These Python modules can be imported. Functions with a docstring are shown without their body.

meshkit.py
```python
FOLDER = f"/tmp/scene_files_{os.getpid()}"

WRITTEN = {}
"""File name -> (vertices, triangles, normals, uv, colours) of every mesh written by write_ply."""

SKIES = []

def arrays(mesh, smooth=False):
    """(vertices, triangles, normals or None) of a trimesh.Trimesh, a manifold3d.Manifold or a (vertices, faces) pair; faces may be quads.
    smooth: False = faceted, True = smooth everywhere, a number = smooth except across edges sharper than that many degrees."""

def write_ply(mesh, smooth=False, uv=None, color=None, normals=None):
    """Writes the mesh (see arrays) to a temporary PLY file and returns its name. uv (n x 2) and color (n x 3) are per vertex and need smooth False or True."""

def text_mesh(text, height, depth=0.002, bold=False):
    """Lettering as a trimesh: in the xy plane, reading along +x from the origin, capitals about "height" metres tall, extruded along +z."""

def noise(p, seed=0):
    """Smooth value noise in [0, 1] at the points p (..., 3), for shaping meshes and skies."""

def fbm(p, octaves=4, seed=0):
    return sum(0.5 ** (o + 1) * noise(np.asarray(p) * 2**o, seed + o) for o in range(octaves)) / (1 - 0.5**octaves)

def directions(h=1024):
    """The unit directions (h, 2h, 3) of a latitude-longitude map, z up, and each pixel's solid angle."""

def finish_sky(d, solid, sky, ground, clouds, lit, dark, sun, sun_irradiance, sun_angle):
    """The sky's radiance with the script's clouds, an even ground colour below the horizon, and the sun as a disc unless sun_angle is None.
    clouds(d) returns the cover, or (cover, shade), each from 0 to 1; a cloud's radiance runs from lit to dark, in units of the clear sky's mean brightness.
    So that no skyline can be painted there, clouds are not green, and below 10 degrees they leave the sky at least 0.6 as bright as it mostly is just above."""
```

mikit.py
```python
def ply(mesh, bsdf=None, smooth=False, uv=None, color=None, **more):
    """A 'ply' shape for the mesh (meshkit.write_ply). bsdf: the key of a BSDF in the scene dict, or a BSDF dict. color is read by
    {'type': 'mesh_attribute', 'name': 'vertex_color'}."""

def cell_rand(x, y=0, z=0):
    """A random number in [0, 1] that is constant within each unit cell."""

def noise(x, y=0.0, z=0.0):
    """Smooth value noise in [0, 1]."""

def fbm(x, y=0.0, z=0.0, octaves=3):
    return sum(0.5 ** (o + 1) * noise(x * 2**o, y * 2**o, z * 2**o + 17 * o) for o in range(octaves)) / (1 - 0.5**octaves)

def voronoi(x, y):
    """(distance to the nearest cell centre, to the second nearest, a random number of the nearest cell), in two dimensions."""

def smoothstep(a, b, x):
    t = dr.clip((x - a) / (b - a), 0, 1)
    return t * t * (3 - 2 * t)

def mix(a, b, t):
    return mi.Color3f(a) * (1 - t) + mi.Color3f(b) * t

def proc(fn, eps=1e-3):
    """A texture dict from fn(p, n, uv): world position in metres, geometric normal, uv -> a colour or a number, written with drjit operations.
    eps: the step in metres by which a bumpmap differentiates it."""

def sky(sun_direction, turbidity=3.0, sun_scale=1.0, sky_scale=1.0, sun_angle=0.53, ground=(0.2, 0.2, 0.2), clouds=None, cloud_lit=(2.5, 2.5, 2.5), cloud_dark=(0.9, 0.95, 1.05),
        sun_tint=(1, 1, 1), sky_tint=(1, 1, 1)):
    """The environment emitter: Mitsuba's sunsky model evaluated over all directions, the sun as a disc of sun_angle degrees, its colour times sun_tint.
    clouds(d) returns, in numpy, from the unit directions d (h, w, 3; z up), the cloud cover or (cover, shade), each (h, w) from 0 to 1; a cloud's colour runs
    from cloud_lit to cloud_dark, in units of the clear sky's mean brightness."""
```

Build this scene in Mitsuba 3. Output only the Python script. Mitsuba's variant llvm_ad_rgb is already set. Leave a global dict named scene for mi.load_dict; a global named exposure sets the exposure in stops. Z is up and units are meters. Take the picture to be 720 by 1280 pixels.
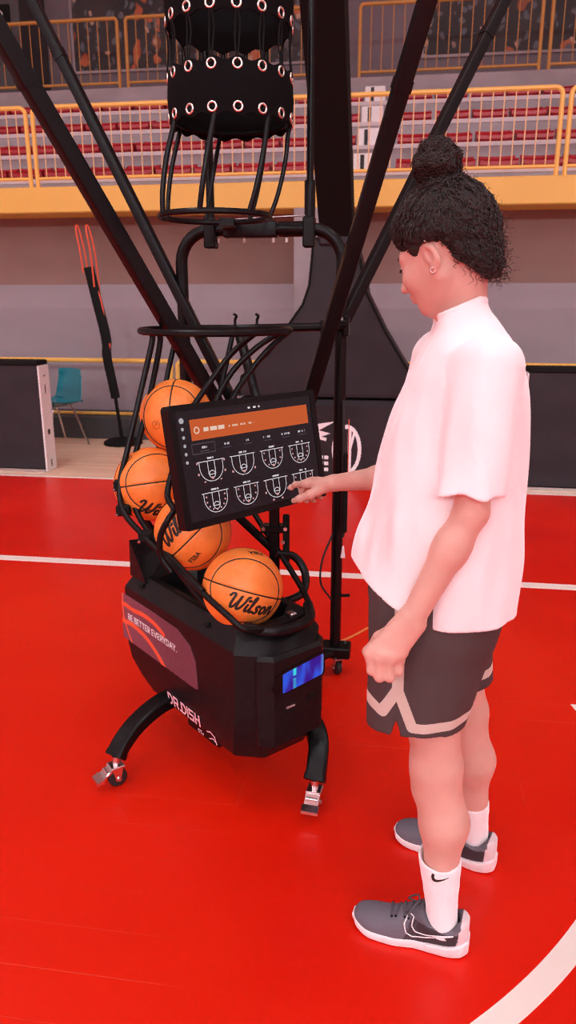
import math
import numpy as np
import trimesh
import manifold3d as m3
import shapely
from shapely.geometry import LineString, Polygon, Point, box as sbox
import drjit as dr
import mitsuba as mi
import mikit
import meshkit
from mikit import ply, proc, noise, fbm, smoothstep, mix

T = mi.ScalarTransform4f
scene, labels = {}, {}
RNG = np.random.default_rng(7)

# ------------------------------------------------------------------ camera, light, exposure
CAM_H, PITCH = 1.52, math.radians(15.9)
scene['camera'] = {
    'type': 'thinlens', 'fov_axis': 'x', 'fov': 2 * math.degrees(math.atan(360 / 926)),
    'aperture_radius': 0.0022, 'focus_distance': 2.0, 'near_clip': 0.05, 'far_clip': 100.0,
    'to_world': T().look_at(origin=[0, 0, CAM_H], target=[0, math.cos(PITCH), CAM_H - math.sin(PITCH)], up=[0, 0, 1])}
exposure = -0.2
YAW = math.radians(8.5)                       # the court is turned by this against the camera
U = np.array([math.cos(YAW), -math.sin(YAW), 0.0])     # along the side line, to the right
N = np.array([math.sin(YAW), math.cos(YAW), 0.0])      # away, towards the stands
COURT = np.eye(4); COURT[:3, 0], COURT[:3, 1] = U, N
LAMP_LIGHT = [12.4, 14.0, 14.4]
FLOOD_LIGHT = [53.0, 58.5, 61.0]                # wall floodlights at the near end of the hall
LAMPS = [(s, t) for t in (-13.0, -7.6, -2.4, 2.8) for s in (-11.0, -3.8, 3.8, 11.0)] + [(0.0, 0.2), (0.0, -5.0)]

# ------------------------------------------------------------------ helpers
def S(s, t, z=0.0):
    return U * s + N * t + np.array([0, 0, z])

def numbered(key):
    if key not in scene and key not in labels: return key
    k = 1
    while f'{key}_{k:03d}' in scene or f'{key}_{k:03d}' in labels: k += 1
    return f'{key}_{k:03d}'

def tag(key, label=None, cat=None, group=None, kind=None):
    d = {k: v for k, v in (('label', label), ('category', cat), ('group', group), ('kind', kind)) if v}
    if d: labels[key] = {**labels.get(key, {}), **d}
    return key

def thing(name, label, cat, group=None):
    return tag(numbered(name), label, cat, group)

def moved(mesh, M):
    if M is None: return mesh
    m = mesh.copy(); m.apply_transform(M); return m

def put(name, mesh, mat, parent=None, smooth=30, M=None, label=None, cat=None, group=None, kind=None, shape=None, place=None, **kw):
    key = numbered(f'{parent}__{name}' if parent else name)
    d = dict(shape) if shape is not None else ply(moved(mesh, M), mat, smooth=smooth, **kw)
    if place is not None: d['to_world'] = T(place)
    scene[key] = d
    tag(key, label, cat, group, kind)
    return key

def cat_(ms): return trimesh.util.concatenate(list(ms))

def hull(pts):
    return trimesh.convex.convex_hull(np.asarray(pts, float))

def bx(lo, hi, b=0.0):
    """A box between two corners; b chamfers its edges."""
    lo, hi = np.asarray(lo, float), np.asarray(hi, float)
    if b <= 0:
        m = trimesh.creation.box(extents=hi - lo); m.apply_translation((lo + hi) / 2); return m
    b = min(b, 0.49 * (hi - lo).min()); c, h = (lo + hi) / 2, (hi - lo) / 2
    pts = []
    for sx in (-1, 1):
        for sy in (-1, 1):
            for sz in (-1, 1):
                s = np.array([sx, sy, sz])
                for k in range(3):
                    e = h - b; e[k] = h[k]; pts.append(c + s * e)
    return hull(pts)

def frame_of(o, x, y):
    x = np.asarray(x, float) / np.linalg.norm(x); y = np.asarray(y, float); y = y - x * (x @ y); y /= np.linalg.norm(y)
    M = np.eye(4); M[:3, 0], M[:3, 1], M[:3, 2], M[:3, 3] = x, y, np.cross(x, y), o
    return M

def tr(x, y, z): M = np.eye(4); M[:3, 3] = (x, y, z); return M
def rz(a): c, s = math.cos(a), math.sin(a); M = np.eye(4); M[:2, :2] = [[c, -s], [s, c]]; return M

def spline(pts, n=8):
    """Catmull-Rom through the points."""
    p = np.asarray(pts, float)
    if len(p) < 3: return p
    q = np.vstack([2 * p[0] - p[1], p, 2 * p[-1] - p[-2]]); out = []
    t = np.linspace(0, 1, n, endpoint=False)[:, None]
    for i in range(1, len(q) - 2):
        a, b, c, d = q[i - 1], q[i], q[i + 1], q[i + 2]
        out.append(0.5 * (2 * b + (c - a) * t + (2 * a - 5 * b + 4 * c - d) * t**2 + (3 * b - a - 3 * c + d) * t**3))
    return np.vstack(out + [p[-1:]])

def sweep(path, ra, rb=None, sides=10, up=None, closed=False, rect=False):
    """A tube of half axes ra (sideways) and rb (up) along the path; rect: a rounded rectangle section."""
    p = np.asarray(path, float); n = len(p); ra = np.broadcast_to(ra, n); rb = ra if rb is None else np.broadcast_to(rb, n)
    tg = (np.roll(p, -1, 0) - np.roll(p, 1, 0)) if closed else np.gradient(p, axis=0)
    tg = tg / (np.linalg.norm(tg, axis=1, keepdims=True) + 1e-12)
    if up is not None:
        a = np.cross(tg, np.asarray(up, float)); a /= np.linalg.norm(a, axis=1, keepdims=True) + 1e-12
    else:
        a = np.zeros_like(p); v = np.cross(tg[0], [0, 0, 1.0] if abs(tg[0, 2]) < 0.9 else [1.0, 0, 0]); a[0] = v / np.linalg.norm(v)
        for i in range(1, n):
            v = a[i - 1] - tg[i] * (a[i - 1] @ tg[i]); a[i] = v / np.linalg.norm(v)
    b = np.cross(tg, a) * (1 if up is None else -1)
    ang = (np.arange(sides) + 0.5) * 2 * np.pi / sides; c, s = np.cos(ang), np.sin(ang)
    if rect:
        c, s = np.sign(c) * np.abs(c) ** 0.35, np.sign(s) * np.abs(s) ** 0.35
    v = p[:, None] + ra[:, None, None] * c[None, :, None] * a[:, None] + rb[:, None, None] * s[None, :, None] * b[:, None]
    m = n if closed else n - 1
    i, j = np.meshgrid(np.arange(m), np.arange(sides), indexing='ij'); i2, j2 = (i + 1) % n, (j + 1) % sides
    q = np.stack([i * sides + j, i * sides + j2, i2 * sides + j2, i2 * sides + j], -1).reshape(-1, 4)
    f = np.vstack([q[:, [0, 1, 2]], q[:, [0, 2, 3]]]); V = v.reshape(-1, 3)
    if not closed:
        V = np.vstack([V, p[:1], p[-1:]]); k = np.arange(sides); e = (n - 1) * sides
        f = np.vstack([f, np.stack([(k + 1) % sides, k, k * 0 + n * sides], 1), np.stack([e + k, e + (k + 1) % sides, k * 0 + n * sides + 1], 1)])
    m_ = trimesh.Trimesh(V, f, process=False)
    if m_.volume < 0: m_.invert()
    return m_

def tube(pts, r, sides=10, n=8, **kw): return sweep(spline(pts, n), r, sides=sides, **kw)

def ring(c, r, tr_, n=48, sides=8, M=None):
    a = np.arange(n) * 2 * np.pi / n
    m = sweep(np.stack([np.cos(a) * r, np.sin(a) * r, 0 * a], 1), tr_, sides=sides, closed=True)
    if M is not None: m.apply_transform(M)
    m.apply_translation(c); return m

def cyl(a, b, r, r2=None, sides=20):
    a, b = np.asarray(a, float), np.asarray(b, float)
    return sweep([a, b], [r, r if r2 is None else r2], sides=sides)

def lathe(prof, sides=32):
    """Profile (r, z) turned about z."""
    p = np.asarray(prof, float); n = len(p); a = np.arange(sides) * 2 * np.pi / sides
    v = np.stack([p[:, None, 0] * np.cos(a), p[:, None, 0] * np.sin(a), np.broadcast_to(p[:, None, 1], (n, sides))], -1).reshape(-1, 3)
    i, j = np.meshgrid(np.arange(n - 1), np.arange(sides), indexing='ij'); j2 = (j + 1) % sides
    q = np.stack([i * sides + j, i * sides + j2, (i + 1) * sides + j2, (i + 1) * sides + j], -1).reshape(-1, 4)
    m = trimesh.Trimesh(v, np.vstack([q[:, [0, 1, 2]], q[:, [0, 2, 3]]]), process=False)
    return m

def prism(poly, h, M=None):
    """A polygon (shapely or points) in xy, extruded to z = h."""
    g = Polygon(poly) if not hasattr(poly, 'geom_type') else poly
    gs = [x for x in getattr(g, 'geoms', [g]) if x.area > 1e-9]
    return moved(cat_(trimesh.creation.extrude_polygon(x, h, engine='earcut') for x in gs), M)

def loft(rings, cap=True):
    """Closed rings of equal point count, stacked."""
    R = np.asarray(rings, float); n, k, _ = R.shape
    i, j = np.meshgrid(np.arange(n - 1), np.arange(k), indexing='ij'); j2 = (j + 1) % k
    q = np.stack([i * k + j, i * k + j2, (i + 1) * k + j2, (i + 1) * k + j], -1).reshape(-1, 4)
    f = np.vstack([q[:, [0, 1, 2]], q[:, [0, 2, 3]]]); V = R.reshape(-1, 3)
    if cap:
        V = np.vstack([V, R[0].mean(0)[None], R[-1].mean(0)[None]]); a = np.arange(k); e = (n - 1) * k
        f = np.vstack([f, np.stack([(a + 1) % k, a, a * 0 + n * k], 1), np.stack([e + a, e + (a + 1) % k, a * 0 + n * k + 1], 1)])
    m = trimesh.Trimesh(V, f, process=False)
    if m.volume < 0: m.invert()
    return m

# ------------------------------------------------------------------ surfaces from distance functions
def smin(a, b, k):
    h = np.maximum(k - np.abs(a - b), 0) / k
    return np.minimum(a, b) - h * h * k * 0.25

class Field:
    """Distance primitives joined one after the other; each only looks at the points near it."""
    def __init__(self): self.ops = []
    def add(self, fn, lo, hi, k=0.02, mode='u'):
        self.ops.append((fn, np.asarray(lo, float), np.asarray(hi, float), k, mode)); return self
    def cone(self, a, b, ra, rb=None, k=0.02, mode='u'):
        a, b = np.asarray(a, float), np.asarray(b, float); rb = ra if rb is None else rb
        def fn(p):
            ba = b - a; t = np.clip(((p - a) @ ba) / (ba @ ba + 1e-12), 0, 1)
            return np.linalg.norm(p - a - t[:, None] * ba, axis=1) - (ra + (rb - ra) * t)
        r = max(ra, rb)
        return self.add(fn, np.minimum(a, b) - r, np.maximum(a, b) + r, k, mode)
    def chain(self, pts, rs, k=0.012):
        for i in range(len(pts) - 1): self.cone(pts[i], pts[i + 1], rs[i], rs[i + 1], k)
        return self
    def ell(self, c, r, R=None, k=0.02, mode='u'):
        c, r = np.asarray(c, float), np.asarray(r, float); R = np.eye(3) if R is None else np.asarray(R, float)   # rows of R: local axes
        def fn(p):
            q = (p - c) @ R.T; k0 = np.linalg.norm(q / r, axis=1); k1 = np.linalg.norm(q / (r * r), axis=1)
            return k0 * (k0 - 1) / np.maximum(k1, 1e-9)
        m = r.max()
        return self.add(fn, c - m, c + m, k, mode)
    def __call__(self, p):
        d = np.full(len(p), 1.0)
        for fn, lo, hi, k, mode in self.ops:
            m = 0.06 + k
            on = np.all((p > lo - m) & (p < hi + m), axis=1)
            if not on.any(): continue
            e = fn(p[on])
            d[on] = smin(d[on], e, k) if mode == 'u' else -smin(-d[on], e, k)
        return d

def surface(fn, lo, hi, h):
    """The zero set of fn as a mesh (surface nets), looking only at the blocks near it."""
    lo, hi = np.asarray(lo, float), np.asarray(hi, float); B = 8
    nb = np.ceil((hi - lo) / (h * B)).astype(int) + 1; n = nb * B + 1
    bi = np.stack(np.meshgrid(*[np.arange(x) for x in nb], indexing='ij'), -1).reshape(-1, 3)
    d = fn(lo + (bi + 0.5) * h * B)
    near = np.abs(d) < h * B * 1.7 + 0.008
    F = np.ones(n, np.float32)
    sub = np.stack(np.meshgrid(*[np.arange(B)] * 3, indexing='ij'), -1).reshape(-1, 3)
    for x, v in zip(bi[~near], d[~near]):
        if v < 0: F[x[0] * B:(x[0] + 1) * B, x[1] * B:(x[1] + 1) * B, x[2] * B:(x[2] + 1) * B] = -1
    act = bi[near]
    for c0 in range(0, len(act), 400):
        g = (act[c0:c0 + 400, None] * B + sub[None]).reshape(-1, 3)
        F[g[:, 0], g[:, 1], g[:, 2]] = fn(lo + g * h)
    s = F < 0
    c = np.zeros(np.array(n) - 1, bool)
    x0 = s[:-1, :-1, :-1]
    for o in np.ndindex(2, 2, 2):
        c |= s[o[0]:n[0] - 1 + o[0], o[1]:n[1] - 1 + o[1], o[2]:n[2] - 1 + o[2]] != x0
    cells = np.argwhere(c); idx = np.full(c.shape, -1, np.int64); idx[c] = np.arange(len(cells))
    corner = np.array(list(np.ndindex(2, 2, 2)))
    val = F[tuple((cells[:, None] + corner[None]).reshape(-1, 3).T)].reshape(-1, 8).astype(float)
    P = np.zeros((len(cells), 3)); W = np.zeros(len(cells))
    for i in range(8):
        for j in range(i + 1, 8):
            if np.abs(corner[i] - corner[j]).sum() != 1: continue
            a, b = val[:, i], val[:, j]; on = (a < 0) != (b < 0)
            t = a / np.where(on, a - b, 1)
            P[on] += (corner[i] + t[:, None] * (corner[j] - corner[i]))[on]; W[on] += 1
    V = lo + (cells + P / W[:, None]) * h
    faces = []
    for ax in range(3):
        u_, v_ = (ax + 1) % 3, (ax + 2) % 3
        sl = [slice(None)] * 3; sl2 = [slice(None)] * 3; sl[ax], sl2[ax] = slice(0, -1), slice(1, None)
        e = s[tuple(sl)] != s[tuple(sl2)]; g = np.argwhere(e)
        g = g[(g[:, u_] > 0) & (g[:, v_] > 0) & (g[:, u_] < n[u_] - 1) & (g[:, v_] < n[v_] - 1)]
        du, dv = np.eye(3, dtype=int)[u_], np.eye(3, dtype=int)[v_]
        q = np.stack([idx[tuple((g - o).T)] for o in (0 * du, du, du + dv, dv)], 1)
        fl = s[tuple(g.T)]
        q[~fl] = q[~fl][:, ::-1]
        faces.append(q[(q >= 0).all(1)])
    q = np.vstack(faces)
    return trimesh.Trimesh(V, np.vstack([q[:, [0, 1, 2]], q[:, [0, 2, 3]]]), process=False)

def relax(m, it=2, a=0.5, b=0.52):
    from scipy.sparse import coo_matrix
    e = m.edges_unique; n = len(m.vertices); i = np.concatenate([e[:, 0], e[:, 1]]); j = np.concatenate([e[:, 1], e[:, 0]])
    A = coo_matrix((np.ones(len(i)), (i, j)), (n, n)).tocsr(); deg = np.maximum(np.asarray(A.sum(1)).ravel(), 1)[:, None]; v = np.array(m.vertices)
    for k in range(it): v = v + a * (A @ v / deg - v); v = v - b * (A @ v / deg - v) if k < it - 1 else v
    return trimesh.Trimesh(v, m.faces, process=False)

# ------------------------------------------------------------------ materials
def mat(key, color, rough=0.5, bump=None, **kw):
    d = {'type': 'principled', 'base_color': color if isinstance(color, dict) else {'type': 'rgb', 'value': list(color)}, 'roughness': rough, **kw}
    if bump is not None: d = {'type': 'bumpmap', 'arbitrary': proc(*bump[:1], eps=bump[2]), 'scale': bump[1], 'bsdf': d}
    scene[key] = {'type': 'twosided', 'bsdf': d}
    return key

def floor_color(p, n, uv):
    s, t = p.x * U[0] + p.y * U[1], p.x * N[0] + p.y * N[1]
    big = fbm(s * 1.1, t * 1.1, 3.0)
    c = mix((0.60, 0.0065, 0.0010), (0.69, 0.014, 0.0030), smoothstep(0.3, 0.7, big))
    # boards under the paint: faint broken joints, and light scratches
    row = dr.floor(t / 0.129); f = t / 0.129 - row
    joint = (1 - smoothstep(0.0, 0.014, dr.minimum(f, 1 - f))) * smoothstep(0.62, 0.74, noise(row * 7.3, s * 1.3, 1.0))
    tb = s / 0.9 + mikit.cell_rand(row, 5.0); ff = tb - dr.floor(tb)
    end = (1 - smoothstep(0.0, 0.003, dr.minimum(ff, 1 - ff))) * smoothstep(0.72, 0.8, mikit.cell_rand(row, dr.floor(tb)))
    c = mix(c, (0.80, 0.12, 0.07), 0.5 * dr.maximum(joint, end))
    sc = smoothstep(0.986, 0.994, noise(t * 60 + s * 9, s * 2.2 - t * 1.1, 9.0)) * smoothstep(0.55, 0.7, noise(s * 2, t * 2, 4.0))
    return mix(c, (0.85, 0.25, 0.18), 0.5 * sc)

def floor_rough(p, n, uv):
    return 0.24 + 0.14 * fbm(p.x * 2.3, p.y * 2.3, 8.0)

def wood_color(p, n, uv):
    s, t = p.x * U[0] + p.y * U[1], p.x * N[0] + p.y * N[1]
    row = dr.floor(t / 0.07); r = mikit.cell_rand(row, dr.floor(s / 0.9 + 7 * mikit.cell_rand(row, 3.0)))
    g = fbm(s * 3, t * 60, r * 9)
    return mix((0.60, 0.40, 0.27), (0.76, 0.55, 0.40), 0.55 * r + 0.45 * g)

def mottled(a, b, f, g=None):
    g = g or f
    return lambda p, n, uv: mix(a, b, smoothstep(0.25, 0.75, fbm(p.x * f, p.y * f, p.z * g)))

mat('m_floor', proc(floor_color), proc(floor_rough), specular=0.32)
mat('m_wood', proc(wood_color), 0.4)
mat('m_line', (0.82, 0.74, 0.68), 0.4)
mat('m_wall', proc(mottled((0.29, 0.245, 0.27), (0.335, 0.28, 0.31), 0.9, 2.0)), 0.8)
mat('m_wall_upper', proc(mottled((0.16, 0.135, 0.155), (0.195, 0.165, 0.185), 0.9, 2.0)), 0.8)
mat('m_wall_brown', proc(mottled((0.23, 0.135, 0.115), (0.27, 0.16, 0.14), 1.3)), 0.8)
mat('m_hall', (0.74, 0.74, 0.76), 0.9)
mat('m_ceiling', (0.76, 0.76, 0.77), 0.9)
mat('m_concrete', proc(mottled((0.30, 0.26, 0.27), (0.40, 0.35, 0.37), 2.0)), 0.8)
mat('m_nosing', (0.62, 0.55, 0.56), 0.7)
mat('m_plinth', proc(mottled((0.045, 0.045, 0.05), (0.065, 0.062, 0.066), 2.0)), 0.6)
mat('m_yellow', (0.80, 0.46, 0.09), 0.45)
mat('m_yellow_rail', (0.85, 0.50, 0.11), 0.4)
mat('m_baluster', (0.80, 0.52, 0.26), 0.45)
mat('m_upper_rail', (0.52, 0.25, 0.055), 0.5)
mat('m_seat', proc(mottled((0.33, 0.008, 0.016), (0.42, 0.014, 0.024), 3.0)), 0.35)
mat('m_white', (0.80, 0.78, 0.78), 0.6)
mat('m_pad', proc(mottled((0.016, 0.012, 0.016), (0.022, 0.017, 0.022), 4.0)), 0.5, specular=0.3)
mat('m_board', proc(mottled((0.022, 0.019, 0.024), (0.028, 0.024, 0.029), 5.0)), 0.55, specular=0.3)
mat('m_black', (0.0040, 0.0036, 0.0042), 0.34, specular=0.22)
mat('m_pole', (0.0040, 0.0036, 0.0042), 0.34, specular=0.22)
mat('m_plastic', proc(mottled((0.0055, 0.005, 0.006), (0.008, 0.0075, 0.0085), 60.0)), 0.36, specular=0.22)
mat('m_soft_black', (0.006, 0.006, 0.006), 0.75, specular=0.2)
mat('m_cloth', (0.006, 0.0055, 0.006), 0.95, specular=0.1)
mat('m_chrome', (0.82, 0.80, 0.80), 0.16, metallic=1.0)
mat('m_steel', (0.62, 0.60, 0.60), 0.28, metallic=1.0)
mat('m_grommet', (0.88, 0.84, 0.76), 0.24, metallic=1.0)
mat('m_rubber', (0.012, 0.012, 0.013), 0.6)
mat('m_teal', (0.012, 0.19, 0.24), 0.3)
mat('m_print_white', (0.80, 0.78, 0.80), 0.5)
mat('m_print_pink', (0.75, 0.45, 0.52), 0.5)
mat('m_ink', (0.020, 0.010, 0.008), 0.6)
mat('m_coral', (0.75, 0.10, 0.045), 0.5)
mat('m_orange_cord', (0.70, 0.22, 0.06), 0.5)
# ------------------------------------------------------------------ the hall
def struct(name, mesh, m, parent=None, smooth=False, M=COURT, **kw):
    return put(name, mesh, m, parent, smooth=smooth, M=M, kind='structure' if parent is None else None, **kw)

struct('floor', bx((-16, -16, -0.2), (16, 6.12, 0)), 'm_floor')
struct('floor_001', bx((-16, 6.12, -0.2), (16, 8.02, -0.001)), 'm_wood')
tag('floor', 'glossy red painted court floor'); tag('floor_001', 'pale beige wooden floor strip beyond the red court')
struct('wall_front', bx((-16.2, -16.2, 0), (16.2, -16, 11)), 'm_hall')
struct('wall_left', bx((-16.2, -16, 0), (-16, 20, 11)), 'm_hall')
struct('wall_right', bx((16, -16, 0), (16.2, 20, 11)), 'm_hall')
struct('ceiling', bx((-16.2, -16.2, 9.6), (16.2, 20, 9.8)), 'm_ceiling')
# painted lines: the long white line, the pale edge of the red field, the arc and a corner mark
struct('painted_line', bx((-16, 3.965, 0.0), (16, 4.045, 0.0012)), 'm_line', 'floor')
struct('painted_line', bx((-16, 6.09, 0.0), (16, 6.135, 0.0010)), 'm_line', 'floor')
def arc_band(c, r0, r1, a0, a1, n=90):
    a = np.linspace(a0, a1, n)
    return prism(np.vstack([np.stack([c[0] + r1 * np.cos(a), c[1] + r1 * np.sin(a)], 1), np.stack([c[0] + r0 * np.cos(a[::-1]), c[1] + r0 * np.sin(a[::-1])], 1)]), 0.0012)
struct('painted_arc', arc_band((-0.99, 2.65), 1.808, 1.868, math.radians(-85), math.radians(-12)), 'm_line', 'floor')
struct('painted_mark', prism([(0.712, 2.72), (0.80, 2.72), (0.80, 2.57), (0.745, 2.57)], 0.0012), 'm_line', 'floor')

# lower wall under the gallery: grey wall with a sloped ledge, brown wall set back above it
prof = [(8.60, 0.0), (8.60, 1.44), (8.86, 1.71), (9.2, 1.71), (9.2, 0.0)]
X = np.array([[0, 0, 1, -16], [1, 0, 0, 0], [0, 1, 0, 0], [0, 0, 0, 1.0]])     # profile (t, z) run along s
struct('wall_back', prism(prof, 32, X), 'm_wall')
struct('wall_back_upper', bx((-16, 8.88, 1.71), (16, 9.2, 2.47)), 'm_wall_brown')
struct('plinth', bx((-16, 8.00, -0.2), (16, 8.6, 0.245), 0.01), 'm_plinth')
tag('plinth', 'low dark grey plinth along the foot of the back wall')
struct('gallery_beam', bx((-16, 8.38, 2.465), (16, 9.3, 2.735), 0.012), 'm_yellow')
tag('gallery_beam', 'yellow painted concrete edge of the spectator gallery')
# a pillar carrying the gallery
struct('pillar', bx((-1.18, 8.30, 0.0), (-0.86, 8.62, 2.465), 0.01), 'm_concrete')
tag('pillar', 'grey concrete pillar under the gallery behind the hoop stand')

# raked stand above the beam
struct('gallery_floor', bx((-16, 9.3, 2.4), (16, 9.42, 2.74)), 'm_concrete')
ROWS = [(9.42 + 0.70 * k, 2.97 + 0.405 * k) for k in range(4)]
for k, (t, z) in enumerate(ROWS):
    r = struct('gallery_step', bx((-16, t, 2.4), (16, t + (0.70 if k < 3 else 1.2), z), 0.008), 'm_concrete')
    struct('nosing', bx((-16, t - 0.012, z - 0.045), (16, t + 0.05, z + 0.004)), 'm_nosing', r)
tag('gallery_step', 'grey concrete steps of the stand with pale nosings')
struct('gallery_landing', bx((-16, 12.62, 2.4), (16, 15.0, 4.78), 0.01), 'm_concrete')
struct('wall_gallery', bx((-16.2, 14.2, 4.7), (16.2, 14.4, 9.7)), 'm_wall_upper')

# red seat shells, row by row, with the aisle left free
def seat_shell():
    prof = [(0.0, 0.012), (0.02, 0.0), (0.30, 0.0), (0.335, 0.06), (0.350, 0.175), (0.328, 0.178), (0.305, 0.115), (0.28, 0.085), (0.05, 0.080), (0.0, 0.095), (-0.022, 0.070), (-0.022, 0.03)]
    k, L = 9, 0.43; rings = []
    for i in range(k):
        x = -L / 2 + L * i / (k - 1); e = abs(x) / (L / 2); dz = 0.035 * e**4
        rings.append([(x, a, b + dz * (1 if 0.02 < a < 0.3 else 0.3)) for a, b in prof])
    return loft(rings)
ORD = dict(enumerate('zeroth first second third fourth fifth sixth seventh eighth ninth tenth eleventh twelfth thirteenth fourteenth'.split()))
SEAT = ply(seat_shell(), 'm_seat', smooth=40)
for k, (t, z) in enumerate(ROWS):
    for i in range(-13, 6):
        s = 0.478 * i + 0.06
        if -0.86 < s < -0.30: continue                               # the aisle
        dt, ds, dr_ = RNG.normal(0, 0.006), RNG.normal(0, 0.006), RNG.normal(0, 0.012)
        M = COURT @ tr(s + ds, t + 0.03 + dt, z + 0.004) @ rz(dr_)
        n = (i + 2) if s > -0.4 else -i - 1
        lab = f"dark red seat, {('lowest', 'second', 'third', 'top')[k]} row of the stand, {ORD[n]} {'right' if s > -0.4 else 'left'} of the aisle steps"
        put('stand_seat', None, None, shape=SEAT, place=M, label=lab, cat='seat', group='red seats on the gallery steps')
# aisle steps: white blocks with a dark edge strip
ais = thing('aisle_stair', 'white aisle steps with dark strips between the red seats', 'stair')
for k, (t, z) in enumerate(ROWS):
    st = put('step', bx((-0.64, t + 0.02, z + 0.002), (-0.36, t + 0.30, z + 0.20), 0.006), 'm_white', ais, smooth=False, M=COURT)
    put('edge_strip', bx((-0.56, t + 0.014, z + 0.01), (-0.515, t + 0.022, z + 0.185)), 'm_board', st, smooth=False, M=COURT)

# railings
def railing(s0, s1, t, z0, z1, label, m, mb, r=0.024, gap=0.112, rc=0.07, bal=True, rb=0.0062, group=None, low=0.10):
    key = thing('gallery_railing', label, 'railing', group)
    pts = [(s0, t, z0)]
    a = np.linspace(0, math.pi / 2, 7)
    pts += [(s0 + rc - rc * math.cos(x), t, z1 - rc + rc * math.sin(x)) for x in a]
    pts += [(s1 - rc + rc * math.sin(x), t, z1 - rc + rc * math.cos(x)) for x in a] + [(s1, t, z0)]
    put('frame', sweep(np.array(pts), r, sides=8), m, key, M=COURT, smooth=40)
    put('bottom_rail', cyl((s0, t, z0 + low), (s1, t, z0 + low), r * 0.75, sides=8), m, key, M=COURT, smooth=40)
    if bal:
        B = ply(moved(cyl((0, 0, z0 + low), (0, 0, z1), rb, sides=6), np.block([[COURT[:3, :3], np.zeros((3, 1))], [np.zeros((1, 3)), np.ones((1, 1))]])), mb, smooth=40)
        n = int(round((s1 - s0) / gap))
        for i in range(1, n):
            s = s0 + (s1 - s0) * i / n
            put('baluster', None, None, key, shape=B, place=tr(*(U * s + N * t)))
    return key
railing(-4.09, 1.475, 8.46, 2.73, 3.545, 'long yellow gallery railing with thin upright bars above the yellow beam', 'm_yellow_rail', 'm_baluster')
railing(-9.6, -4.17, 8.46, 2.73, 3.545, 'yellow gallery railing running out of the picture at the left edge', 'm_yellow_rail', 'm_baluster')
railing(1.56, 7.0, 8.46, 2.73, 3.545, 'yellow gallery railing running out of the picture at the right edge', 'm_yellow_rail', 'm_baluster')
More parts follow.
